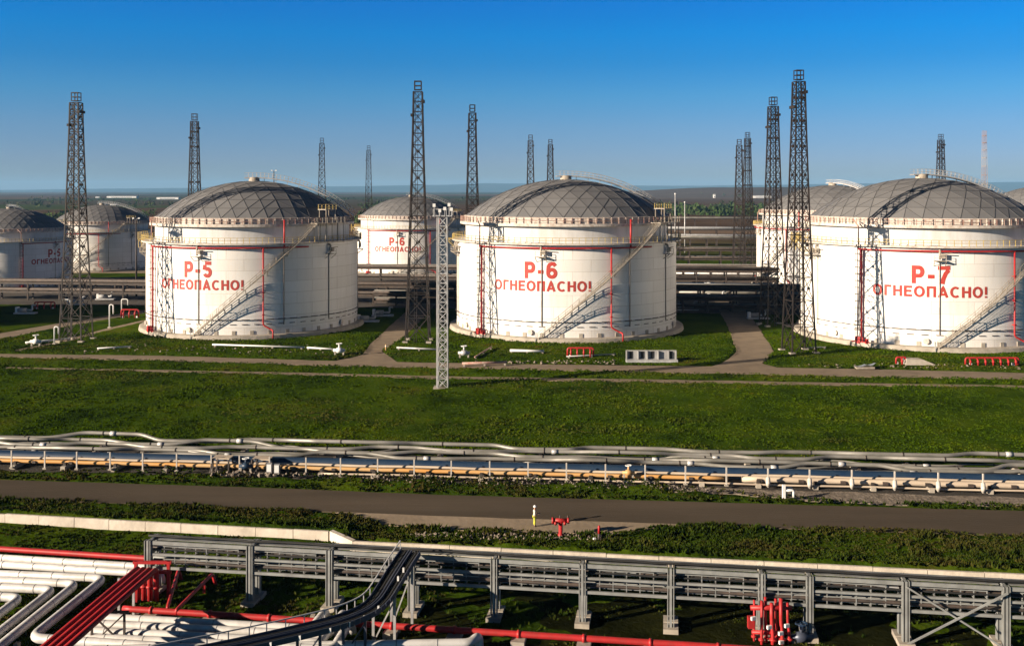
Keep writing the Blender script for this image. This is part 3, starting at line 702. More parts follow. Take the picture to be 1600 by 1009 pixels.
        c_ = MB(); c_.tube(bend([cp(ph, R+.6, ZW-2.4), cp(ph, R+.6, ZW-.7), cp(ph, R-.1, ZW-.55)], .3, 4), .22, 8); c_.box(cp(ph, R+.65, ZW-1.7)+tn*.55, (.7,.6,.8), ang)
        c_.tube([cp(ph, R+.7, ZW-1.3)+tn*.6, cp(ph, R+.9, ZW-1.2)+tn*2.0], .10, 6)
        c_.build('foam_chamber', M['stair'], o)
        MB().tube([cp(ph, R+.13, ZW-2.6), cp(ph, R+.13, 3.2)], .085, 6).build('drain_pipe', M['dark'] if ph == 56 else M['stair'], t, True)
    # manholes and nozzles near the foot
    for ph in (-62, -20, 66, 120, 200, 260):
        b = MB(); n0 = cp(ph, R-.05, 1.9); n1 = cp(ph, R+.45, 1.9); b.tube([n0, n1], .42, 14); b.tube([cp(ph, R+.35, 1.9), cp(ph, R+.47, 1.9)], .55, 14)
        b.build('manhole', M['trim'], t)
    return t
proto = make_tank()
TXT = {}
def letter(t, num, ph=-15):
    text_mesh('number_lettering', num, 6.7, 3.35, 14.25, ph, t, .11); text_mesh('warning_lettering', 'ОГНЕОПАСНО!', 20.6, 2.05, 11.1, ph-.4, t, .10)
GT = 'white domed oil storage tanks'
proto.location = (11.85,225.3,0)
T_spec = [((-57.4,228.0,0),(.936,.936,.985),'Р-5','white tank lettered R-5 nearest the camera, its grey dome behind the left lattice tower',0),
          ((85.4,213.5,0),1.0,'Р-7','white tank lettered R-7 cut off by the right edge of the photo',0),
          ((-36.9,375.2,0),(.82,.82,.85),'Р-6','smaller lettered white tank behind the dark tower, between the R-5 and R-6 tanks',6),
          ((-158.0,322.0,0),.745,'Р-5','shaded white tank with red lettering cut off by the left edge of the photo',85),
          ((-157.0,392.0,0),.75,None,'white tank without lettering seen through the leftmost lattice tower',0),
          ((102.0,326.0,0),.97,None,'sunlit white tank half hidden behind the left side of the R-7 tank',-70),
          ((222.0,430.0,0),.97,None,'far grey dome peeking out over the right end of the R-7 tank',0),
          ((-187.0,214.0,0),.9,None,'unseen storage tank added left of the frame to shade the yard beside R-5',0),  # out of view, added to cast shade over the left yard
          ((-203.0,303.0,0),.80,None,'unseen storage tank added left of the frame to shade the lettered tank at the left edge',0)]  # out of view, added only for its shadow on the lettered tank
for loc, sc, num, lab, rz in T_spec:
    t = dup(proto, loc, lab, GT, math.radians(rz), sc)
    if num: letter(t, num, -18 if num == 'Р-7' else -15)
letter(proto, 'Р-6'); proto.scale = (.988,.988,.995)
proto['label'] = 'white tank lettered R-6 in the middle, with the red riser right of its lettering'

# ------------------------------------------------------------------ lattice lightning towers
def make_tower(name, hgt, wb, wt, m, label, legr=.115, br=.052, nsec=13, cat='lattice tower', cage=True, straight=.25):
    t = thing(name, (0,0,0), label, cat, 'lattice lightning towers')
    def wd(f): return (wb+(wt-wb)*(f/(1-straight*.5)) if f < 1-straight*.5 else wt)/2 if False else (wb*(1-f)**1.25+wt*(1-(1-f)**1.25))/2
    # section heights shrink with the width
    zs = [0.0]; f = 0
    while zs[-1] < hgt-.6:
        z = zs[-1]; zs.append(min(hgt, z+max(1.7, 2*wd(z/hgt)*1.05)))
    if zs[-1]-zs[-2] < .8: zs.pop(-2)
    cr = lambda k, z: Vector((( -1, 1, 1, -1)[k]*wd(z/hgt), (-1, -1, 1, 1)[k]*wd(z/hgt), z))
    for k in range(4):
        b = MB()
        for z0, z1 in zip(zs, zs[1:]): b.beam(cr(k, z0), cr(k, z1), legr*2)
        b.build('leg', m, t)
    b = MB()
    for i, (z0, z1) in enumerate(zip(zs, zs[1:])):
        for k in range(4):
            k2 = (k+1) % 4
            b.beam(cr(k, z0), cr(k2, z1), br*2); b.beam(cr(k2, z0), cr(k, z1), br*2)
            b.beam(cr(k, z1), cr(k2, z1), br*2.2)
            if i % 2 == 0:
                c_ = (cr(k, z0)+cr(k2, z1))/2; b.box(c_, (.42,.42,.42))
    b.build('bracing', m, t)
    if cage:
        b = MB(); b.box((0,0,hgt+.05), (wt*.85,wt*.85,.12))
        for sx in (-1, 1):
            for sy in (-1, 1): b.beam((sx*wt*.38, sy*wt*.38, hgt), (sx*wt*.38, sy*wt*.38, hgt+1.7), .14)
        for hh in (.8, 1.65):
            for k in range(4):
                q = [(-1,-1),(1,-1),(1,1),(-1,1)]; a_, c_ = q[k], q[(k+1) % 4]
                b.beam((a_[0]*wt*.38, a_[1]*wt*.38, hgt+hh), (c_[0]*wt*.38, c_[1]*wt*.38, hgt+hh), .14)
        b.build('top_cage', m, t)
        for zf, dx in ((.955, 1.25), (.90, -1.35)):
            b = MB(); z = hgt*zf; b.box((dx*wt*.5, 0, z), (.45, wt*1.3, .5)); b.beam((0,0,z), (dx*wt*.5,0,z), .16)
            b.build('lamp_bracket', m, t)
    b = MB(); o_ = .18
    lp = lambda z, s: Vector((-wd(z/hgt)*.15+s*.24, -wd(z/hgt)*.92, z))
    for z0, z1 in zip(zs, zs[1:]):
        for s in (-1, 1): b.beam(lp(z0, s), lp(z1, s), .09)
    for i in range(int(hgt/.9)): z = .5+i*.9; b.beam(lp(z, -1), lp(z, 1), .07)
    b.build('ladder', m, t)
    for k in range(4): p = cr(k, 0); MB().box((p.x, p.y, .15), (1.0,1.0,.7)).build('footing', M['conc'], t)
    for zf in (.55,):
        b = MB(); z = hgt*zf; b.box((0,0,z), (2*wd(zf)+.2, 2*wd(zf)+.2, .10)); b.build('rest_platform', m, t)
    return t
def gx(px, Y): return ((px-800)*Y/F, Y, 0)
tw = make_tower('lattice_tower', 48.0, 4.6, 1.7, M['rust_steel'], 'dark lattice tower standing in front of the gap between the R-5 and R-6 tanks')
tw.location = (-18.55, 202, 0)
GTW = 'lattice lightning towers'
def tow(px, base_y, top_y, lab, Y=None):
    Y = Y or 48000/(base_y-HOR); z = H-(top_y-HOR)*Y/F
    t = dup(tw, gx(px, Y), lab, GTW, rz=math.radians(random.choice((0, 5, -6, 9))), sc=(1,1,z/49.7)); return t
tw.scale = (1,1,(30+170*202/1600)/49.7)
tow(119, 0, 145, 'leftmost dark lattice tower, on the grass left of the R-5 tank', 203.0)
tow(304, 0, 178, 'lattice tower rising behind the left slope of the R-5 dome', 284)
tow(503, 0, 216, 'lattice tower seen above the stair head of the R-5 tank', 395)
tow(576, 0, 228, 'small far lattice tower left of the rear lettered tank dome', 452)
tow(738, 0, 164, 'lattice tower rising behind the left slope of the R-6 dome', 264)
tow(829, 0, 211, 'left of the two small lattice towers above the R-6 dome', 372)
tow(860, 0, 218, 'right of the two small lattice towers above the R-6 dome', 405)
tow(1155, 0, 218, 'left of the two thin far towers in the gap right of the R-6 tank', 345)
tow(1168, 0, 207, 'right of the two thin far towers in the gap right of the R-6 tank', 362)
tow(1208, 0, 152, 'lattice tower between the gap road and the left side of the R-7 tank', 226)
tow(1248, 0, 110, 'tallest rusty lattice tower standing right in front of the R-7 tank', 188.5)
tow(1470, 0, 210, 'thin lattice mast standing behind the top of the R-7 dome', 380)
# pale guyed mast far right
mt = make_tower('radio_mast', 60.0, 3.6, 1.6, M['mast'], 'pale thin lattice radio mast far away at the right, above the R-7 roof walkway', .05, .022, cage=False, cat='radio mast')
mt.location = gx(1538, 520); mt['group'] = 'far radio masts'
# white floodlight tower in the field
lt = thing('floodlight_tower', G(692, 607), 'white galvanised floodlight tower standing alone on the green field', 'floodlight tower')
hh = 26.0
for k, (sx, sy) in enumerate(((-1,-1),(1,-1),(1,1),(-1,1))):
    MB().beam((sx*.74,sy*.74,.2), (sx*.64,sy*.64,hh), .18).build('leg', M['galv'], lt)
b = MB(); nn = 18
for i in range(nn):
    z0, z1 = .2+(hh-.2)*i/nn, .2+(hh-.2)*(i+1)/nn; w0, w1 = .74-.1*i/nn, .74-.1*(i+1)/nn
    q = ((-1,-1),(1,-1),(1,1),(-1,1))
    for k in range(4):
        a_, c_ = q[k], q[(k+1) % 4]
        b.beam((a_[0]*w0,a_[1]*w0,z0), (c_[0]*w1,c_[1]*w1,z1), .085); b.beam((c_[0]*w0,c_[1]*w0,z0), (a_[0]*w1,a_[1]*w1,z1), .085)
        b.beam((a_[0]*w1,a_[1]*w1,z1), (c_[0]*w1,c_[1]*w1,z1), .12)
b.build('bracing', M['galv'], lt)
MB().box((0,0,hh+.1), (3.0,1.8,.16)).build('platform', M['galv'], lt)
b = MB()
for sx in (-1.4, -.5, .5, 1.4):
    for sy in (-.8, .8): b.beam((sx,sy,hh), (sx,sy,hh+1.1), .07)
for sy in (-.8, .8): b.beam((-1.4,sy,hh+1.1), (1.4,sy,hh+1.1), .07)
b.build('railing', M['galv'], lt)
for sx, hz in ((-1.25, 1.4), (.35, .9), (1.0, 1.5), (-.4, .6), (1.35, .8)):
    o = MB().beam((sx,-.9,hh), (sx,-.9,hh+hz), .12).build('lamp_arm', M['galv'], lt)
    MB().box((sx,-1.0,hh+hz+.3), (.42,.3,.5)).build('floodlight', M['wallwhite'], o)
b = MB(); 
for s in (-1, 1): b.beam((-.95,.2*s,0), (-.9,.2*s,hh), .09)
for i in range(50): b.beam((-.95,-.2,.5+i*.5), (-.95,.2,.5+i*.5), .06)
b.build('ladder', M['galv'], lt)
MB().box((.2,0,.05), (3.2,2.6,.4)).build('footing', M['conc'], lt)

# ------------------------------------------------------------------ pipe corridor along the road
SL = -.09
def row(Yc, X): return Yc+SL*X
GP = 'silver clad pipelines of the corridor'
names_ = ['rearmost silver pipeline of the corridor, beside the open green field', 'thin silver pipe between the two rearmost thick pipelines of the corridor', 'second thick silver pipeline from the field edge in the corridor',
          'middle thick silver pipeline of the corridor bundle', 'thin silver pipe just in front of the middle pipeline of the corridor', 'second thick silver pipeline from the blue pipe in the corridor', 'silver pipeline lying right behind the blue pipe']
for i, (Yc, zc, r) in enumerate(((114.0,1.62,.22),(112.9,1.0,.10),(112.6,1.45,.21),(111.2,1.12,.22),(110.5,.85,.10),(109.8,1.25,.21),(108.4,.95,.23))):
    nodes = []; x = -78+random.uniform(0, 5); up__ = random.random() < .5
    while x < 80:
        run = random.uniform(4.5, 9.0); jog = random.uniform(.45, .80)*(1 if up__ else -1); dz = random.uniform(.08, .26)*(1 if random.random() < .5 else -1)
        nodes.append((x, row(Yc, x)+jog, zc+dz)); x += run; nodes.append((x, row(Yc, x)+jog*.8, zc+dz*.8)); x += random.uniform(2.0, 3.6); up__ = not up__
    t = thing('pipeline', (0,0,0), names_[i], 'pipeline', GP); pts = bend(nodes, .8, 4)
    MB().tube(pts, r, 12).build('pipe', M['silver'], t, True)
    for (p, q) in zip(nodes[::2], nodes[1::2]):
        p, q = Vector(p), Vector(q); c_ = p.lerp(q, random.uniform(.3, .7)); d = (q-p).normalized()
        MB().tube([c_-d*.06, c_+d*.06], r+.05, 12).build('band', M['dark'], t, True)
        if random.random() < .25: c_ = c_+d*1.2; MB().tube([c_-d*.35, c_+d*.35], r+.05, 12).build('sleeve', M['galv'], t, True)
t = tag(MB().tube([(x, row(107.25, x), .95) for x in np.arange(-76, 77, 4)], .56, 14).build('pipeline', M['bluepipe'], None, True), 'big dark blue pipeline running between the silver pipes and the orange pipe', 'pipeline')
t = thing('pipeline', (0,0,0), 'thin orange pipeline behind the row of short white posts', 'pipeline')
MB().tube([(x, row(105.95, x), .74+.02*math.sin(x)) for x in np.arange(-76, 23.5, 2)], .20, 10).build('pipe', M['orange'], t, True)
for x in np.arange(-72, 22, 4.1): MB().box((x, row(105.9, x), .72), (.4,.55,.24), -.09).build('pipe_clamp', M['dark'], t)
t = thing('pipeline', (0,0,0), 'beige clad pipeline that carries on from the orange pipe towards the right edge', 'pipeline')
MB().tube([(x, row(105.95, x), .74+.02*math.sin(x)) for x in np.arange(23.3, 77, 2)], .30, 10).build('pipe', M['beige'], t, True)
for x in np.arange(25, 75, 4.1): MB().box((x, row(105.9, x), .72), (.5,.8,.3), -.09).build('pipe_clamp', M['dark'], t)
tag(MB().tube([(x, row(106.45, x), .98+.03*math.sin(x*.5)) for x in np.arange(-76, 77, 2)], .14, 8).build('pipeline', M['beige'], None, True), 'thin pale beige pipe running just above the orange pipeline', 'pipeline')
tag(MB().tube([(x, row(105.25, x), .42+.03*math.sin(x*.4)) for x in np.arange(-20, 77, 2)], .10, 7).build('pipeline', M['beige'], None, True), 'low thin pale pipe running along the foot of the orange pipeline', 'pipeline')
first = None
for x in np.arange(-70, 71, 5.6):
    if first is None:
        first = thing('pipe_sleeper', (x, row(109.8, x), 0), 'low concrete sleeper carrying the corridor pipes', 'pipe support', 'concrete sleepers under the corridor pipes', -.09+PI/2)
        MB().box((0,0,.22), (9.4,.5,.5)).build('base', M['conc'], first)
        for y_ in (-4.2, -1.5, 1.2, 3.8): MB().box((y_,0,.58), (.3,.3,.4)).build('saddle', M['dark'], first)
    else: dup(first, (x, row(109.8, x), 0))
# short white posts
def post(big):
    t = thing('marker_post', (0,0,0), 'short white post in front of the orange pipeline' if not big else 'white post with a swollen white foot in front of the beige pipeline', 'post', 'white posts along the corridor pipes')
    MB().box((0,0,.95), (.13,.13,1.9)).build('shaft', M['postpaint'], t)
    if big: MB().tube([(0,0,.1),(0,-.05,.5),(0,0,.95),(0,0,1.05)], [.17,.25,.21,.08], 8).build('foot', M['postpaint'], t, True)
    else: MB().box((0,0,.06), (.36,.36,.14)).build('foot', M['conc'], t)
    return t
ps, pb_ = None, None
for px in (18,70,120,172,223,276,330,374,421,478,532,590,647,705,765,825,885,946,1008,1071,1135,1200,1265,1331,1398,1466,1536):
    k = (px-800)/1600; Y = 104.85/(1-SL*k); loc = (k*Y, Y, float(ground_z(np.array([k*Y]), np.array([Y]))[0])*.4)
    if px < 1190:
        if ps is None: ps = post(False); ps.location = loc
        else: dup(ps, loc)
    else:
        if pb_ is None: pb_ = post(True); pb_.location = loc
        else: dup(pb_, loc)
# step-over platforms and valves at the pipes
def stepover(px, lab):
    k = (px-800)/1600; Y = 105.3/(1-SL*k); t = thing('stepover_platform', (k*Y, Y, 0), lab, 'platform', None, -.09)
    MB().box((0,.4,1.75), (1.9,1.4,.10)).build('deck', M['beige'], t)
    for sx in (-.85, .85):
        for y_ in (-.2, 1.0): MB().beam((sx,y_,0), (sx,y_,1.7), .14).build('leg', M['dark'], t)
    MB().beam((-.9,-1.0,.05), (-.9,-.25,1.75), .12).beam((-.3,-1.0,.05), (-.3,-.25,1.75), .12).beam((-.9,-.6,.95), (-.3,-.6,.95), .1).beam((-.9,-.8,.5), (-.3,-.8,.5), .1).build('steps', M['dark'], t)
    return t
stepover(346, 'dark legged step-over platform with beige deck, left of the blue valve'); stepover(408, 'step-over platform with beige deck, right of the blue valve')
def valve(name, loc, m, m2, lab, s=1.0, cat='valve'):
    t = thing(name, loc, lab, cat); t.scale = (s,s,s)
    MB().tube([(-.7,0,.55),(-.35,0,.55),(-.3,0,.55),(.3,0,.55),(.35,0,.55),(.7,0,.55)], [.18,.18,.32,.32,.18,.18], 10).build('body', m, t, True)
    MB().tube([(0,0,.6),(0,0,1.35)], .11, 8).build('stem', m, t, True)
    MB().tube([(.34*math.cos(u), .34*math.sin(u), 1.35) for u in np.linspace(0, 2*PI, 13)], .05, 5, False).beam((-.34,0,1.35),(.34,0,1.35),.05).beam((0,-.34,1.35),(0,.34,1.35),.05).build('handwheel', m2, t)
    for sx in (-.5, .5): MB().box((sx,0,.2), (.18,.3,.44)).build('foot', M['conc'], t)
    return t
def on(px, py): g = G(px, py); g.z = float(ground_z(np.array([g.x]), np.array([g.y]))[0]) ; return g
valve('pump_valve', on(384, 746), M['bluepipe'], M['wallwhite'], 'blue gate valve under the pipes between the two step-over platforms')
for px, py, lab in ((421, 747, 'white cabinet under the pipes just right of the step-over platforms'), (433, 748, 'narrow white cabinet beside the wider one under the pipes')):
    t = thing('control_box', on(px, py), lab, 'cabinet'); MB().box((0,0,.55), (.55,.4,.9)).build('body', M['roofgrey'], t); MB().box((0,-.22,.55), (.45,.03,.75)).build('door', M['wallwhite'], t); MB().box((0,0,.05), (.5,.36,.14)).build('plinth', M['conc'], t)
g = on(982, 757); g.z = .75
valve('control_valve', g, M['orange'], M['wallwhite'], 'orange valve with white handwheel on the orange pipeline', .9)
t = thing('pipe_stand', on(1232, 783), 'white pipe stand with a stout post at the gravel edge', 'pipe stand')
MB().box((-.45,0,.65), (.28,.28,1.3)).build('post', M['wallwhite'], t); MB().tube(bend([(-.3,0,.75),(.5,0,.75),(.5,0,.1)], .2), .12, 8).build('pipe', M['wallwhite'], t, True); MB().tube(bend([(-.1,.3,.1),(-.1,.3,.95),(.4,.3,.95),(.4,.3,.1)], .2), .09, 8).build('loop', M['galv'], t, True)
# gravel
def rocks(n, pxa, pxb, f0, f1, lab, smin, smax, name='gravel'):
    tr = []
    px = rng.uniform(pxa, pxb, n); py = np.array([random.uniform(f0(p), f1(p)) for p in px])
    Y = 48000/(py-HOR); X = (px-800)*Y/F; k = ~road_mask(X, Y, .1); X, Y = X[k], Y[k]; Z = ground_z(X, Y); n = len(X)
    base = np.array([(1,0,0),(-1,0,0),(0,1,0),(0,-1,0),(0,0,1),(0,0,-1)], float); fc = [(0,2,4),(2,1,4),(1,3,4),(3,0,4),(2,0,5),(1,2,5),(3,1,5),(0,3,5)]
    for i in range(n):
        s = random.uniform(smin, smax); v = base*s*rng.uniform(.6, 1.3, (6,3))+rng.normal(0, s*.25, (6,3)); v[:,2] *= .75
        v = v+np.array([X[i], Y[i], Z[i]+s*.25]); tr += [v[list(f)] for f in fc]
    return tri_mesh(name, np.array(tr), M['stone'], lab, 'gravel')
top_ = lambda p: 748+(p-600)*.030; 
rocks(1500, 1040, 1610, lambda p: 762+(p-1060)*.026, lambda p: 770+(p-1060)*.026+3*math.sin(p*.03), 'loose stones on the gravel bank in front of the beige pipe at the right', .04, .13)
rocks(260, 560, 1060, lambda p: 748+(p-560)*.03, lambda p: 758+(p-560)*.026, 'scattered stones in the grass below the orange pipe', .06, .16)
rocks(150, 330, 480, lambda p: 742, lambda p: 750, 'few pale stones under the step-over platforms', .08, .28)
rocks(260, 640, 960, lambda p: 838, lambda p: 852, 'pale stones scattered in the scrub around the fire hydrant', .06, .2)

# ------------------------------------------------------------------ retaining walls
def wallrun(name, x0, x1, yf, step, lab, h=1.0):
    t = thing(name, (0,0,0), lab, 'retaining wall'); x = x0
    while x < x1:
        w_ = step*random.uniform(.97, 1.03); xe = min(x1, x+w_)
        b = MB(); hh = h+random.uniform(-.03, .03); k0, k1 = x+.025, xe-.025; dy = random.uniform(-.02, .02)
        b.beam((k0, yf(k0)+dy, hh/2-.15), (k1, yf(k1)+dy, hh/2-.15), .24, hh+.3); b.build('panel', M['concw'], t); x = xe
    return t
wallrun('retaining_wall', -62.0, -15.6, lambda x: 84.75-.155*x, 3.35, 'pale concrete panel wall on the grass slope at the left, above the red pipe')
wallrun('retaining_wall', -13.2, 60.0, lambda x: 82.85-.142*x, 4.1, 'pale concrete panel wall running right behind the grey rack')
b = MB(); v0, v1 = (-15.5, 84.75+.155*15.5), (-13.2, 82.85+.142*13.2)
b.v = [(v0[0],v0[1]-.12,-.2),(v1[0],v1[1]-.12,-.2),(v1[0],v1[1]-.12,1.02),(v0[0],v0[1]-.12,1.04),(v0[0]+.2,v0[1]+.3,-.2),(v1[0]+.2,v1[1]+.3,-.2),(v1[0]+.2,v1[1]+.3,1.02),(v0[0]+.2,v0[1]+.3,1.04)]
b.f = [(0,1,2,3),(5,4,7,6),(3,2,6,7),(1,5,6,2),(4,0,3,7),(4,5,1,0)]
tag(b.build('retaining_wall', M['concw']), 'slanted pale concrete slab joining the two panel walls', 'retaining wall')

# ------------------------------------------------------------------ fire hydrant, marker, worker
hy = thing('fire_hydrant', on(876, 839), 'tall red T-shaped fire hydrant by the paved apron', 'fire hydrant')
MB().tube([(0,0,-.1),(0,0,.1),(0,0,.14),(0,0,1.15)], [.26,.26,.18,.18], 12).build('standpipe', M['red'], hy, True)
MB().tube([(-.62,0,1.28),(.62,0,1.28)], .20, 12).build('crosshead', M['red'], hy, True)
for sx in (-.68, .66): MB().tube([(sx-.09,0,1.28),(sx+.09,0,1.28)], .27, 12).build('outlet_cap', M['red'], hy, True)
for sx in (-.45, .35): MB().tube([(sx,-.12,1.2),(sx,-.42,1.1)], .12, 9).build('outlet', M['red'], hy, True)
for sx in (-.05, .62): MB().tube([(sx,0,1.4),(sx,0,1.72)], .06, 8).build('valve_stem', M['dark'], hy, True)
mk = thing('fire_marker_post', on(936, 848), 'small red post with dark foot in the scrub right of the hydrant', 'post')
MB().tube([(0,0,.5),(0,0,1.1),(0,0,1.18)], [.11,.11,.05], 9).build('head', M['red'], mk, True); MB().tube([(0,0,-.1),(0,0,.5)], .13, 9).build('foot', M['dark'], mk, True)
tag(MB().box((0,0,.12), (.22,.2,.24), .3).build('litter', M['wallwhite']), 'small white scrap lying at the foot of the red marker post', 'litter').location = on(929, 851)

def skin_mesh(name, verts, edges, radii, m, parent, lv=2):
    me = bpy.data.meshes.new(name); me.from_pydata(verts, edges, []); o = bpy.data.objects.new(name, me); C.objects.link(o)
    bm = bmesh.new(); bm.from_mesh(me); ly = bm.verts.layers.skin.verify(); bm.verts.ensure_lookup_table()
    for v, r in zip(bm.verts, radii): v[ly].radius = (r, r) if not isinstance(r, tuple) else r; v[ly].use_root = (v.index == 0)
    bm.to_mesh(me); bm.free()
    o.modifiers.new('skin', 'SKIN').branch_smoothing = .6; s_ = o.modifiers.new('sub', 'SUBSURF'); s_.levels = lv; s_.render_levels = lv
    dg = bpy.context.evaluated_depsgraph_get(); dg.update(); me2 = bpy.data.meshes.new_from_object(o.evaluated_get(dg))
    bpy.data.objects.remove(o); o = bpy.data.objects.new(name, me2); C.objects.link(o)
    me2.materials.clear(); me2.materials.append(m); me2.polygons.foreach_set('use_smooth', [True]*len(me2.polygons)); o.parent = parent
    me2.name = name; return o
# worker standing on the apron, facing right, forearms forward holding a small tablet (local +X is forward)
wk = thing('person', on(835, 823), 'person in white helmet, white jacket and yellow trousers standing on the paved apron', 'person', None, math.radians(8)); wk.location.z = .056
V = [(0,0,.93),(0,0,1.12),(.01,0,1.32),(.01,0,1.47),(.02,0,1.56),(.04,0,1.66),(.05,0,1.73),
     (.0,.10,.88),(.02,.11,.50),(-.01,.11,.09),(.13,.12,.04),(0,-.10,.88),(.03,-.11,.50),(.0,-.11,.09),(.14,-.12,.04),
     (.0,.20,1.42),(-.02,.25,1.17),(.22,.22,1.10),(.30,.20,1.12),(.0,-.20,1.42),(-.03,-.25,1.17),(.22,-.21,1.12),(.30,-.19,1.14)]
E = [(0,1),(1,2),(2,3),(3,4),(4,5),(5,6),(0,7),(7,8),(8,9),(9,10),(0,11),(11,12),(12,13),(13,14),(3,15),(15,16),(16,17),(17,18),(3,19),(19,20),(20,21),(21,22)]
Rr = [(.15,.12),(.14,.11),(.16,.12),(.10,.08),.055,(.085,.10),(.075,.09),.085,.062,.045,.042,.085,.062,.045,.042,.06,.045,.036,.038,.06,.045,.036,.038]
body = skin_mesh('body', V, E, Rr, M['skin'], wk)
skin_mesh('jacket', [(0,0,.90),(0,0,1.12),(.01,0,1.32),(.01,0,1.45),(.0,.20,1.41),(-.02,.26,1.17),(.18,.225,1.10),(.0,-.20,1.41),(-.03,-.26,1.17),(.18,-.215,1.12),(-.12,0,1.25)],
          [(0,1),(1,2),(2,3),(3,4),(4,5),(5,6),(3,7),(7,8),(8,9),(2,10)], [(.18,.15),(.17,.145),(.19,.15),(.12,.10),.085,.068,.055,.085,.068,.055,.13], M['cloth'], wk)
skin_mesh('trousers', [(0,0,.95),(0,.10,.86),(.02,.11,.50),(-.01,.11,.14),(0,-.10,.86),(.03,-.11,.50),(.0,-.11,.14)], [(0,1),(1,2),(2,3),(0,4),(4,5),(5,6)], [(.165,.14),.115,.09,.085,.115,.09,.085], M['hivis'], wk)
for sy in (.11, -.11): skin_mesh('boot', [(-.02,sy,.07),(.08,sy,.055),(.17,sy,.045)], [(0,1),(1,2)], [.075,.06,.05], M['black'], wk)
MB().lathe([(.16,1.74),(.15,1.76),(.135,1.82),(.09,1.88),(.01,1.90)], 16).build('helmet', M['wallwhite'], wk, True).location = (.05,0,0)
b = MB()
b.box((.15,.035,1.70), (.02,.03,.02)); b.box((.15,-.035,1.70), (.02,.03,.02)); b.build('eyes', M['black'], body)
MB().tube([(.135,0,1.69),(.165,0,1.655),(.14,0,1.645)], [.012,.02,.015], 6).build('nose', M['skin'], body, True); MB().box((.138,0,1.615), (.015,.05,.012)).build('mouth', M['redlet'], body)
for sy in (-1, 1):
    MB().tube([(.05,.092*sy,1.64),(.04,.10*sy,1.69)], [.018,.024], 6).build('ear', M['skin'], body, True)
    hx, hy_, hz = .31, .19*sy, 1.13
    fg = MB()
    for q in range(4): fg.tube([(hx+.02, hy_-.03+.02*q, hz+.01), (hx+.07+.008*(q % 3), hy_-.03+.02*q, hz+.02), (hx+.085+.008*(q % 3), hy_-.03+.02*q, hz-.01)], .009, 6)
    fg.tube([(hx, hy_-.035*sy, hz), (hx+.05, hy_-.06*sy, hz+.03)], .011, 6); fg.build('fingers', M['skin'], body, True)
tb = thing('clipboard', wk.location+Vector((.40,.03,1.15)), 'small dark tablet held out by the worker in the white jacket', 'tablet')
MB().box((0,0,0), (.22,.34,.02)).build('case', M['black'], tb); MB().box((0,0,.013), (.18,.29,.006)).build('screen', M['glass'], tb)

# ------------------------------------------------------------------ grey cable rack in the foreground
def rk(X): return 70.75-.149*X
rack = thing('cable_rack', (0,0,0), 'long grey steel cable rack on posts crossing the foreground', 'cable rack')
rpx = [232,391,515,643,772,910,1048,1190,1265,1415,1572,1740]
RX = []
for px in rpx:
    k = (px-800)/1600; Y = 70.75/(1+.149*k); RX.append(k*Y)
dp = 1.25; hz = 4.5; up_ = Vector((0,0,1)); nrm = Vector((.149,1,0)).normalized()
for x in RX:
    p = Vector((x, rk(x), 0))
    for off in (0, dp):
        q = p+nrm*off
        o = MB().box((q.x, q.y, hz/2+.25), (.16,.36,hz-.5), -.148).box((q.x-.2, q.y, hz/2+.25), (.06,.40,hz-.5), -.148).box((q.x+.2, q.y, hz/2+.25), (.06,.40,hz-.5), -.148).build('post', M['rackgrey'], rack)
        MB().box((q.x, q.y, .2), (1.0,1.1,.75), -.148).build('footing', M['conc'], o)
    for z_ in (4.33, 3.5, 2.55): MB().beam(p+up_*z_+nrm*.2, p+nrm*(dp-.2)+up_*z_, .2, .24).build('cross_arm', M['rackgrey'], rack)
for (xa, xb) in zip(RX, RX[1:]):
    pa, pb = Vector((xa+.24, rk(xa+.24), 0)), Vector((xb-.24, rk(xb-.24), 0))
    for off in (0, dp):
        for z_, h_ in ((4.34,.25),(3.50,.15),(2.55,.19)):
            MB().beam(pa+nrm*off+up_*z_, pb+nrm*off+up_*z_, .16, h_).build('beam', M['rackgrey'], rack)
    n_ = max(3, int((pb-pa).length/.8))
    for z_ in (2.62, 3.58, 4.34): MB().beam(pa+nrm*.85+up_*z_, pb+nrm*.85+up_*z_, .42, .04).build('tray_floor', M['rackgrey'], rack)
    b = MB()
    for i in range(1, n_):
        p = pa.lerp(pb, i/n_)
        for z0, z1 in ((2.6,3.45),(3.6,4.25)):
            b.beam(p+nrm*.35+up_*z0, p+nrm*.35+up_*z1, .06); b.beam(p+nrm*.05+up_*(z0-.08), p+nrm*(dp-.05)+up_*(z0-.08), .07)
        for z_ in (3.05, 3.98): b.beam(p+nrm*.35+up_*z_-(pb-pa).normalized()*(pb-pa).length/n_, p+nrm*.35+up_*z_, .06)
    b.beam(pa+nrm*.05+up_*2.50, pb+nrm*.05+up_*2.50, .05); b.beam(pa+nrm*.35+up_*4.25, pb+nrm*.35+up_*4.25, .05); b.beam(pa+nrm*.35+up_*3.45, pb+nrm*.35+up_*3.45, .05)
    b.build('tray_rail', M['rackgrey'], rack)
x0, x1 = RX[0]-.3, RX[-1]+.5
for zl, offs in ((2.72,(.40,.72,1.0)),(3.66,(.35,.65,.95)),(4.5,(.6,))):
    for off in offs:
        r = random.uniform(.07,.13); pts = []
        for x in np.arange(x0, x1, 1.1): pts.append(Vector((x, rk(x), zl+r+random.uniform(0,.05)))+nrm*(off+random.uniform(-.07,.07)))
        MB().tube(pts, r, 7).build('cable_bundle', M[random.choice(('dark','rackgrey','black'))], rack, True)
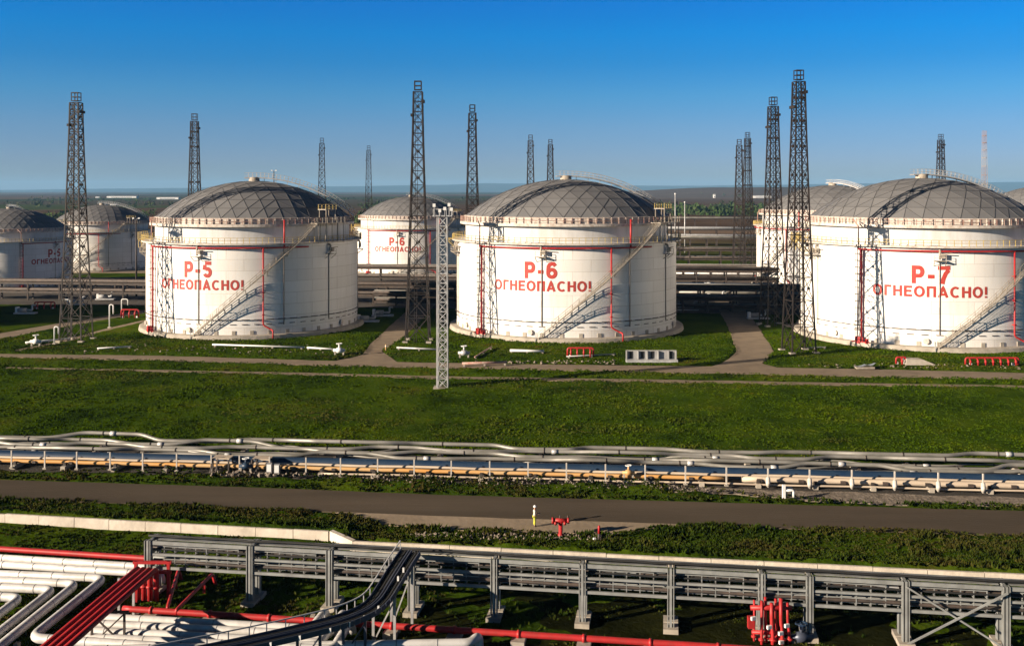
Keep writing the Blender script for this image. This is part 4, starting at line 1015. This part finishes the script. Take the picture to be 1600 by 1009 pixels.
for zl, off in ((2.95,.55),(3.9,.6),(3.05,.95),(3.98,.95)):
    for k_ in range(8):
        xa = random.uniform(x0, x1-5); xb = xa+random.uniform(1.5, 4.5); MB().beam(Vector((xa, rk(xa), zl))+nrm*off, Vector((xb, rk(xb), zl+random.uniform(-.08,.08)))+nrm*off, .28, .06).build('tray_cover', M[random.choice(('galv','rackgrey'))], rack)
MB().beam(Vector((RX[2], rk(RX[2]), 4.50))+nrm*1.05, Vector((x1, rk(x1), 4.50))+nrm*1.05, .40, .10).build('duct', M['rackgrey'], rack)
pa, pb = Vector((RX[9], rk(RX[9]), 0)), Vector((RX[10], rk(RX[10]), 0)); o_ = -nrm*.26
MB().beam(pa+o_+up_*4.2, pb+o_+up_*.5, .11).build('cross_brace', M['rackgrey'], rack); MB().beam(pa+o_*1.5+up_*.5, pb+o_*1.5+up_*4.2, .11).build('cross_brace', M['rackgrey'], rack)

# ------------------------------------------------------------------ sloping navy cable bridge
def AZ(px, py, z): return G(px, py, z)
br = thing('cable_bridge', (0,0,0), 'dark navy cable bridge that dips from the grey rack to the lower left', 'cable bridge')
ctr = [AZ(642, 864, 4.95), AZ(626, 888, 4.35), AZ(588, 950, 2.95), AZ(540, 972, 2.75), AZ(460, 992, 2.65), AZ(370, 1012, 2.6), AZ(230, 1040, 2.6)]
b = bend(ctr, 2.0, 5)
for side_ in (-.42, .42):
    tr_ = MB(); cv = MB()
    for p, q in zip(b, b[1:]):
        d = (q-p); s_ = Vector((d.y, -d.x, 0)).normalized()
        for e_ in (-.32, .32): tr_.beam(p+s_*(side_+e_)+up_*.12, q+s_*(side_+e_)+up_*.12, .05, .36)
        tr_.beam(p+s_*side_, q+s_*side_, .62, .05)
        for e_ in (-.18, 0, .17): cv.beam(p+s_*(side_+e_)+up_*.10, q+s_*(side_+e_)+up_*.10, .11, .11)
    o = tr_.build('tray', M['navy'], br); cv.build('cable', M['black'], o)
rl_ = MB()
for i, (p, q) in enumerate(zip(b, b[1:])):
    d = (q-p); s_ = Vector((d.y, -d.x, 0)).normalized(); rl_.beam(p+s_*.85+up_*.75, q+s_*.85+up_*.75, .07)
    if i % 2 == 0: rl_.beam(p+s_*.85+up_*.1, p+s_*.85+up_*.75, .06)
rl_.build('handrail', M['galv'], br)
for i in range(3, len(b)-1, 3):
    MB().box(tuple(b[i]+Vector((.2,-.75,.1))), (.12,.12,.3)).build('lamp', M['wallwhite'], br)
for i, m_ in ((3,'galv'),(7,'galv'),(14,'navy'),(20,'navy')):
    if i < len(b):
        p = b[i]
        for dx in (-.7, .7): MB().beam((p.x+dx, p.y+.1, 0), (p.x+dx, p.y+.1, p.z-.05), .17).build('leg', M[m_], br)
        MB().beam((p.x-.7, p.y+.1, .3), (p.x+.7, p.y+.1, p.z-.3), .09).build('brace', M[m_], br)

# ------------------------------------------------------------------ red and white foreground pipes
t = tag(MB().tube([G(-300, 836, 1.0), G(0, 857, 1.0), G(262, 874, 1.0), Vector((-24.5, 79.6, 1.0))], .22, 12).build('red_pipe', M['red'], None, True), 'straight red pipe along the top of the white pipe bundle at the left', 'pipe')
p0, p1 = G(205, 951, .8), G(1120, 1010, .8); d = (p1-p0).normalized()
t = thing('red_pipe', (0,0,0), 'long red pipe running low under the grey rack', 'pipe')
MB().tube([p0-d*.6, p0, p1, p1+d*26], .21, 12).build('pipe', M['red'], t, True)
for k in range(16):
    q = p0+d*(1.5+4.3*k); MB().box((q.x, q.y-.1, .26), (.9,1.3,.66), -.15).build('support_block', M['conc'], t); MB().tube([q-d*.1, q+d*.1], .27, 12).build('flange', M['red'], t, True)
# four red pipes running towards the camera and dropping to the low pipe
labs = ['leftmost of the four parallel red pipes running to the lower left corner','second from the left of the four parallel red pipes running to the lower left corner','third from the left of the four parallel red pipes running to the lower left corner','rightmost of the four parallel red pipes running to the lower left corner']
for k in range(4):
    x = -26.9+.46*k; y1 = 73.3-.1*k
    t = thing('red_pipe', (0,0,0), labs[k], 'pipe', 'four parallel red pipes')
    MB().tube(bend([(x-1.3, 54, 3.0), (x+.15, y1, 3.0), (x+.15, y1, .75)], .35), .20, 10).build('pipe', M['red'], t, True)
    MB().tube([(x+.15, y1, 1.65), (x+.15, y1, 1.8)], .29, 10).build('flange', M['red'], t, True)
t = thing('pipe_gantry', (-26.1, 73.3, 0), 'red steel frame holding the dropping red pipes', 'frame')
for dx in (-1.0, 1.35): MB().beam((dx,.5,0), (dx,.5,3.3), .22).build('post', M['red'], t)
for z_ in (3.2, 2.5): MB().beam((-1.2,.5,z_), (1.55,.5,z_), .2).build('beam', M['red'], t)
for (a_, c_, lab) in (((262, 948, 1.0), (279, 890, 1.0), 'short red pipe slanting away beside the red frame'), ((276, 952, 1.0), (332, 896, 1.0), 'longer red pipe slanting away to the right of the red frame')):
    q0, q1 = AZ(*a_), AZ(*c_); t = thing('red_pipe', (0,0,0), lab, 'pipe')
    MB().tube(bend([q0-Vector((0,0,.3)), q0, q1, q1+Vector((.3,0,-1.0))], .3), .13, 9).build('pipe', M['red'], t, True)
    q = q0.lerp(q1, .75); MB().box((q.x, q.y, .4), (.2,.2,.8)).build('support_leg', M['red'], t)
# trestles under the red pipes
for px, py in ((186, 940), (209, 940)):
    g = AZ(px, py+25, 0); tt = thing('pipe_trestle', g, 'pale steel post under the red pipes, '+('left of the pair' if px < 200 else 'right of the pair'), 'post'); MB().beam((0,0,.1), (0,0,2.8), .16).build('shaft', M['galv'], tt); MB().box((0,0,.08), (.6,.6,.3)).build('footing', M['conc'], tt)
tt = thing('pipe_trestle', Vector((-27.0, 66.3, 0)), 'dark braced steel trestle carrying the red pipes above the white ones', 'trestle')
for dx in (-.2, 1.9): MB().beam((dx,0,0), (dx,0,2.75), .13).build('leg', M['dark'], tt)
MB().beam((-.2,0,.6), (1.9,0,2.6), .09).build('brace', M['dark'], tt); MB().beam((1.9,-.05,.6), (-.2,-.05,2.6), .09).build('brace', M['dark'], tt); MB().beam((-.5,0,2.72), (2.2,0,2.72), .14).build('cap_beam', M['dark'], tt)
# white insulated pipes
GW = 'white insulated pipes at the lower left'
def wpipe(pts, r, lab, rad=.9):
    t = thing('white_pipe', (0,0,0), lab, 'pipe', GW); pp = bend(pts, rad, 8)
    MB().tube(pp, r, 14).build('pipe', M['whitepipe'], t, True)
    acc = 0
    for p, q in zip(pts, pts[1:]):
        p, q = Vector(p), Vector(q); L_ = (q-p).length; n_ = int(L_/2.6); dd = (q-p).normalized()
        for k in range(n_): c_ = p+dd*(1.3+2.6*k); MB().tube([c_-dd*.03, c_+dd*.03], r+.012, 14).build('band', M['roofgrey'], t, True)
    for p in pts[1:-1]:
        p = Vector(p); 
        if p.z > .5: MB().box((p.x-.9, p.y+.0, (p.z-r)/2), (.3,.4,p.z-r)).build('support', M['conc'], t)
    return t
z = 1.0
a0, a1 = G(0, 871, z), G(228, 885, z); d = (a1-a0).normalized(); wpipe([a0-d*14, a1+d*1.2, a1+d*1.2+Vector((0,0,-1))], .27, 'topmost straight white pipe, just under the red pipe')
a0, a1 = G(0, 881.5, z), G(195, 893.5, z); d = (a1-a0).normalized(); wpipe([a0-d*14, a1+d*3, a1+d*3+Vector((0,0,-1))], .27, 'second straight white pipe below the red pipe')
for (px, py, lab, low) in ((163,903,'white pipe with the rightmost bend, turning back to the right lower down',990),(120,911.5,'white pipe bending towards the camera, second bend from the right',0),(84,920.5,'white pipe bending towards the camera, third bend from the right',0),(33,933,'white pipe with the leftmost bend, near the left edge',0)):
    c_ = G(px, py, z); s0 = c_+Vector((-26, 2.6, 0))
    if low:
        e0 = c_+Vector((-.7,-10.2,0)); wpipe([s0, c_, e0, e0+Vector((15,-2.2,0)), e0+Vector((15.6,.6,0)), e0+Vector((15.6,.6,-1))], .31, lab)
    else: wpipe([s0, c_, c_+Vector((-1.0,-20,0))], .31, lab)
for (py, pxe, lab, ex) in ((969,486,'back pipe of the lower white bundle, ending in a short upturned stub',2.6),(979.5,512,'second pipe of the lower white bundle, ending in a rounded stub',3.4),(991,500,'third pipe of the lower white bundle, half hidden by the navy bridge',3.0),(1001.5,520,'front pipe of the lower white bundle beside the navy bridge',4.2),(1021,735,'white pipe along the bottom edge right of the navy bridge legs',.8)):
    s0 = G(135, py-6, z); e0 = G(pxe, py+13 if pxe < 700 else 1004, z)
    wpipe([s0+Vector((0,0,-1)), s0, e0, e0+Vector((.5,ex,.15)), e0+Vector((.55,ex+.25,-1))], .29, lab, .6)
# red manifold under the rack at the right
t = thing('fire_manifold', G(1205, 1012), 'cluster of upright red pipes with white fittings under the grey rack', 'pipe manifold')
for i, (dx, dy, r) in enumerate(((-1.0,.5,.09),(-.62,0,.11),(-.25,.25,.10),(.1,.0,.15),(.48,.35,.10),(.72,.0,.15),(1.2,.1,.13))):
    bx_ = random.uniform(-.05,.09); MB().tube(bend([(dx,dy,0),(dx+bx_*.2,dy,.9),(dx-bx_,dy+.1,1.7),(dx-bx_,dy+.15,2.9+.15*(i % 3))], .3), r*.85, 10).build('riser', M['red'], t, True)
    MB().tube([(dx+bx_*.5,dy,.5),(dx+bx_*.55,dy,.62)], r+.09, 10).build('flange', M['red'], t, True)
MB().tube([(-1.3,.25,2.55),(1.4,.25,2.55)], .16, 9).build('header', M['red'], t, True); MB().tube([(-1.2,.35,.9),(1.3,.25,.9)], .13, 9).build('header', M['red'], t, True)
MB().box((-1.35,-.1,1.75), (.42,.35,.75)).build('hose_box', M['red'], t)
for (x, y, zz) in ((-1.25,-.35,2.1),(-.2,-.3,1.5),(.55,-.3,1.1),(.95,-.3,1.6),(.6,-.25,.5)): MB().box((x,y,zz), (.32,.16,.22), .4).build('fitting', M['wallwhite'], t)
valve('valve', G(1252, 1009), M['navy'], M['bluepipe'], 'dark blue valve on the grass right of the upright red pipes', 1.1)

# ------------------------------------------------------------------ small equipment round the tanks
def manifold(px, py, wd_, hh, lab, m='red', legs='wallwhite', n=4):
    g = on(px, py); g.z *= .5; t = thing('fire_manifold', g, lab, 'pipe manifold')
    MB().tube(bend([(-wd_/2,0,.2),(-wd_/2,0,hh),(wd_/2,0,hh),(wd_/2,0,.2)], .4), .17, 8).build('header', M[m], t, True)
    for i in range(n):
        x = -wd_/2+wd_*(i+.5)/n; MB().tube(bend([(x,-.5,.15),(x,-.5,hh*.75),(x,.1,hh*.95)], .3), .13, 8).build('branch', M[m], t, True)
        MB().tube([(x-.18,-.5,hh*.55),(x+.18,-.5,hh*.55)], .22, 9).build('valve', M[m], t, True)
    for x in (-wd_*.4, wd_*.4): MB().box((x,.1,.25), (.35,.35,.5)).build('leg', M[legs], t)
    return t
manifold(907, 559, 4.6, 1.7, 'red fire manifold on the grass in front of the R-6 tank'); manifold(1550, 573, 9.0, 1.35, 'long red pipe manifold in front of the R-7 tank', n=7)
manifold(1408, 571, 1.7, 1.3, 'small red valve stand left of the R-7 stair foot', n=1); manifold(203, 498, 4.0, 2.0, 'red fire manifold beside the left foot of the R-5 tank', n=3)
manifold(70, 484, 5, 1.8, 'red manifold in the shade at the left edge, in front of the shaded tank', n=3)
# grey low shed of panels
t = thing('panel_shelter', on(1018, 567), 'low grey panel shelter with dark slots on the grass by the gap road', 'shelter')
MB().box((0,.6,1.0), (8.8,.14,1.9)).build('back_panel', M['roofgrey'], t)
for x in (-4.3, -2.3, -.7, 1.2, 3.0, 4.3): MB().box((x,.3,.95), (.16,.5,1.8)).build('rib', M['roofgrey'], t)
for x in (-3.5, -1.5, .2, 3.4): MB().box((x,.5,1.15), (.55,.08,1.2)).build('slot', M['black'], t)
MB().box((0,-.2,.22), (8.9,1.2,.44)).build('bench', M['galv'], t)
def lying(pxa, pya, pxb, pyb, r, m, lab, name='steel_pipe', cat='pipe'):
    a_, b_ = on(pxa, pya), on(pxb, pyb); t = thing(name, (0,0,0), lab, cat); d = (b_-a_).normalized()
    MB().tube([a_+up_*(r+.15), b_+up_*(r+.15)], r, 9).build('pipe', M[m], t, True)
    n_ = max(2, int((b_-a_).length/5))
    for i in range(n_+1): q = a_.lerp(b_, (i+.1)/(n_+.2)); MB().box((q.x,q.y,q.z+.05), (.3,.7,.3)).build('block', M['conc'], t)
    return t
lying(332, 543, 476, 547, .16, 'wallwhite', 'thin white pipe on the grass in front of the R-5 tank, left length'); lying(480, 547, 522, 549.5, .16, 'wallwhite', 'short white pipe length on the grass left of the side road')
lying(797, 552, 850, 553.5, .24, 'wallwhite', 'white pipe lying on the grass at the R-6 stair foot'); lying(722, 573, 792, 571.5, .22, 'rusty', 'rusty brown pipe lying along the track in front of the R-6 tank')
lying(620, 548, 690, 550, .18, 'galv', 'pale pipe lying at the foot of the dark tower'); lying(742, 563, 768, 546, .15, 'rusty', 'rusty beam slanting on the grass left of the R-6 tank foot', 'steel_beam', 'beam')
lying(40, 540, 110, 533, .2, 'wallwhite', 'white pipe on the grass left of the leftmost tower'); lying(152, 549, 205, 545, .14, 'wallwhite', 'thin white pipe lying on the grass between leftmost tower and R-5 tank')
lying(1255, 548, 1290, 546, .12, 'galv', 'thin pale pipe on the grass at the tallest tower foot'); lying(885, 561, 962, 557.5, .10, 'galv', 'thin grey pipe on the grass right of the red manifold')
valve('white_hydrant', on(530, 556), M['wallwhite'], M['wallwhite'], 'white valve on the grass corner where side road meets track', 1.5)
valve('white_hydrant', on(56, 543), M['wallwhite'], M['wallwhite'], 'white valve on the grass near the left edge, beside the path', 1.5)
valve('white_hydrant', on(725, 561), M['galv'], M['wallwhite'], 'grey valve on the grass left of the R-6 tank foot', 1.5)
t = thing('bollard', on(603, 549), 'small orange bollard beside the side road', 'bollard'); MB().tube([(0,0,0),(0,0,1.0),(0,0,1.1)], [.16,.15,.06], 8).build('shaft', M['orange'], t, True); MB().tube([(0,0,.7),(0,0,.85)], .165, 8).build('band', M['wallwhite'], t, True)
t = thing('tarpaulin', on(1347, 577), 'blue grey folded tarpaulin lying by the track in front of R-7', 'tarpaulin'); b = MB()
for i in range(7):
    for j in range(5): b.v.append((-1.7+.57*i+.3*j, -.8+.4*j, .25+.45*i/6+.14*math.sin(i*2.1+j)))
for i in range(6):
    for j in range(4): k = i*5+j; b.f.append((k,k+5,k+6,k+1))
b.build('sheet', mat('tarp_cloth', (.22,.26,.32), .6), t, True); MB().box((.4,0,.1), (3.0,1.4,.3)).build('pallet', M['stair'], t)
t = thing('concrete_ramp', on(1436, 571), 'concrete ramp slab below the R-7 stair foot', 'ramp'); b = MB(); b.v = [(-2.6,-1,0),(2.6,-1.2,0),(2.2,1.2,.0),(-2.6,1.2,0),(-2.3,-.6,1.0),(.4,-.7,.9),(.3,1.1,.9),(-2.3,1.1,1.0)]; b.f = [(0,1,5,4),(1,2,6,5),(2,3,7,6),(3,0,4,7),(4,5,6,7)]; b.build('slab', M['conc'], t)
rocks(150, 700, 960, lambda p: 566, lambda p: 574, 'dark stones and rubble along the edge of the track in front of R-6', .1, .32, 'rubble')
rocks(110, 120, 560, lambda p: 540, lambda p: 556, 'pale scraps and stones on the grass in front of the R-5 tank', .08, .25, 'rubble')
rocks(60, 1180, 1600, lambda p: 572, lambda p: 578, 'stones beside the track in front of the R-7 tank', .1, .3, 'rubble')
# white gate frames and lamp posts at the left
for px, py, hh_, w_, lab in ((96, 497, 4.2, 2.0, 'white gate frame in the shade left of the leftmost tower'), (190, 492, 3.6, 1.5, 'white hooked pipe frame between the leftmost tower and R-5'), (171, 514, 5.0, .8, 'slim white stand on the path right of the leftmost tower'), (85, 540, 3.4, .8, 'slim white stand on the grass left of the leftmost tower')):
    t = thing('loading_arm', on(px, py), lab, 'pipe frame'); MB().tube(bend([(0,0,0),(0,0,hh_),(w_,0,hh_),(w_,0,hh_*.6)], .4), .13, 8).build('bar', M['wallwhite'], t, True); MB().box((0,0,.1), (.6,.6,.3)).build('base', M['conc'], t)
def lamp_post(px, base, top, lab):
    Y = 48000/(base-HOR); z_ = H-(top-HOR)*Y/F; t = thing('lamp_post', gx(px, Y), lab, 'lamp post')
    MB().tube([(0,0,0),(0,0,z_)], [.32,.16], 8).build('pole', M['dark'], t, True)
    for s_ in (-1, 1): o = MB().beam((0,0,z_), (s_*.7,0,z_+.3), .1).build('arm', M['galv'], t); MB().box((s_*.8,-.1,z_+.35), (.5,.4,.35)).build('lamp', M['wallwhite'], o)
lamp_post(213, 463, 343, 'dark lamp post standing just left of the R-5 tank'); lamp_post(428, 420, 268, 'slim mast whose tip shows above the R-5 dome')
for px, base, top, lab in ((1055, 400, 304, 'taller white vent pole behind the right side of R-6'), (1070, 395, 317, 'shorter white vent pole right of the taller one')):
    Y = 48000/(base-HOR); t = thing('vent_pole', gx(px, Y), lab, 'pole'); z_ = H-(top-HOR)*Y/F; MB().tube([(0,0,0),(0,0,z_)], .24, 8).build('pole', M['galv'], t, True); MB().tube([(0,0,z_),(0,0,z_+.6)], .36, 8).build('cap', M['wallwhite'], t, True)

# ------------------------------------------------------------------ pipe trestles behind the tanks
def trestle(X0, X1, Yc, zs_, lab, slope=-.1, mats=('bluepipe','silver','galv'), step=9.0, r=.45, np_=3):
    t = thing('pipe_trestle', (0,0,0), lab, 'pipe rack', 'pipe racks behind the tanks')
    f = lambda x: Yc+slope*x
    x = X0
    while x <= X1:
        for dy in (0, 3.0): MB().beam((x, f(x)+dy, 0), (x, f(x)+dy, zs_[-1]+.1), .4).build('post', M['dark'], t)
        x += step
    k = 0
    for z_ in zs_:
        for dy in (0, 3.0): MB().beam((X0, f(X0)+dy, z_), (X1, f(X1)+dy, z_), .3, .45).build('beam', M['dark'], t)
        for j in range(np_):
            y_ = .4+2.4*j/max(1, np_-1); MB().tube([(X0, f(X0)+y_, z_+.3+r), (X1, f(X1)+y_, z_+.3+r)], r*(1-.25*(j % 2)), 9).build('pipe', M[mats[k % len(mats)]], t, True); k += 1
    return t
trestle(-150, 130, 266, (2.2, 4.6), 'two-level dark pipe rack running close behind the row of big tanks', np_=2, mats=('dark','bluepipe','dark'))
trestle(-130, 120, 300, (1.2,), 'low pipe rack on the lit grass behind the first dark rack', mats=('dark','bluepipe','silver'))
trestle(-60, 110, 322, (2.0, 5.0), 'dark two-level pipe rack between the rear tanks and the gap road', mats=('dark','bluepipe','silver'), r=.5)
trestle(36, 66, 256, (.9, 3.0), 'short dark pipe rack crossing the shaded gap right of R-6', mats=('dark','bluepipe','silver'), r=.35, step=6)
trestle(38, 84, 284, (1.4, 3.4), 'pipe rack with grey pipes crossing the gap right of R-6', mats=('silver','dark','bluepipe'), r=.4, step=7)
trestle(-36, -10, 262, (1.0, 2.9), 'short dark pipe rack in the shaded gap between R-5 and R-6', mats=('dark','bluepipe','silver'), r=.35, step=6)
trestle(48, 120, 348, (1.5, 4.2), 'pipe rack with pale pipes deep in the gap right of R-6', mats=('galv','dark','dark'), r=.35, np_=4)
trestle(45, 130, 405, (3.0, 6.5), 'tall pipe rack with blue pipes behind the rear road in the right gap', mats=('dark','bluepipe','galv','dark','bluepipe'), r=.5, step=12, np_=5)
trestle(40, 140, 470, (3.0, 8.0), 'pipe rack with blue pipes beyond the tall one in the right gap', mats=('dark','silver','bluepipe','dark'), r=.5, step=12, np_=5)
trestle(40, 150, 560, (4.5, 8.5), 'far pipe rack with grey pipes just before the brown earth bank', mats=('galv','silver','bluepipe'), r=.8, step=14)
trestle(40, 260, 760, (8.5,), 'farthest pale pipe rack above the brown earth bank', slope=0, mats=('silver','galv'), r=.6, step=16)
for px, py, lab in ((40, 492, 'low grey pump skid in the shade at the left edge of the photo'), (120, 478, 'grey pump skid in the shade behind the leftmost tower'), (165, 470, 'grey pump skid left of the dark lamp post'), (1120, 470, 'grey pump skid under the racks on the gap road edge'), (1075, 487, 'low grey pump skid on the shaded grass right of R-6'), (1185, 500, 'low grey pump skid at the foot of the tower beside R-7'), (598, 497, 'grey pump skid in the shade between R-5 and the side road'), (575, 505, 'small grey pump skid in the shade at the right foot of R-5')):
    t = thing('pump_skid', on(px, py), lab, 'pump skid'); MB().box((0,0,.3), (5.0,1.8,.3)).build('frame', M['galv'], t); MB().tube([(-1.8,0,1.0),(.2,0,1.0)], .55, 10).build('pump', M['roofgrey'], t, True); MB().tube(bend([(.2,0,1.0),(1.6,0,1.0),(1.6,0,2.2),(2.4,0,2.2)], .3), .22, 8).build('pipe', M['galv'], t, True); MB().box((-2.1,.2,1.1), (.6,1.0,1.2)).build('control_cabinet', M['wallwhite'], t)
valve('valve', gx(1092, 330)and Vector(gx(1090, 322)), M['galv'], M['wallwhite'], 'pale valve in the pipe yard right of the R-6 tank', 2.6)
valve('valve', Vector(gx(1108, 317)), M['wallwhite'], M['galv'], 'white valve right of the pale one in the pipe yard', 2.2)

# ------------------------------------------------------------------ far buildings on the plain
def hall(px, py, wpx, hpx, lab):
    Y = min(48000/(py-HOR), 3900); g = gx(px, Y); wd_ = wpx*Y/F; hh = hpx*Y/F; z0 = 0
    t = thing('far_hall', (g[0], g[1], z0), lab, 'building', 'white buildings far on the plain'); dd = max(10, wd_*.25)
    MB().box((0,0,hh/2), (wd_,dd,hh)).build('wall', M['wallwhite'], t)
    b = MB(); b.v = [(-wd_/2-.5,-dd/2-.5,hh),(wd_/2+.5,-dd/2-.5,hh),(wd_/2+.5,dd/2+.5,hh),(-wd_/2-.5,dd/2+.5,hh),(-wd_/2-.5,0,hh*1.25),(wd_/2+.5,0,hh*1.25)]; b.f = [(0,1,5,4),(2,3,4,5),(1,2,5),(3,0,4)]
    b.build('roof', M['roofgrey'], t); MB().box((0,-dd/2-.1,hh*.35), (wd_*.7,.2,hh*.25)).build('window', M['glass'], t); return t
hall(192, 309, 46, 2.6, 'long low white hall far out on the plain at the left'); hall(263, 311.5, 34, 3, 'white hall on the plain just left of the R-5 dome'); hall(164, 322.5, 5, 3, 'small white cube building far beyond the leftmost tower')
hall(178, 321, 9, 2, 'flat white shed beside the small white cube building'); hall(153, 309.5, 6, 2, 'tiny white hut left of the long far hall'); hall(1190, 309.5, 28, 3.4, 'pale hall on the brown rise behind the two thin far towers'); hall(1116, 309, 3, 5, 'narrow white farm tower at the edge of the small dark wood')

# ------------------------------------------------------------------ the air
hz_ = MB().box((0, 12000, 132.5), (56000, 33000, 275)).build('haze', M['glass']); hz_.data.materials.clear()
hm = bpy.data.materials.new('air'); hm.use_nodes = True; n_ = hm.node_tree.nodes; n_.remove(n_['Principled BSDF'])
pv = n_.new('ShaderNodeVolumePrincipled'); pv.inputs['Color'].default_value = (.30,.62,1.0,1); pv.inputs['Density'].default_value = 4.5e-5; pv.inputs['Anisotropy'].default_value = .0
hm.node_tree.links.new(pv.outputs[0], n_['Material Output'].inputs['Volume']); hz_.data.materials.append(hm)
tag(hz_, 'thin blue haze of the air over the plain', 'haze', None, 'stuff')
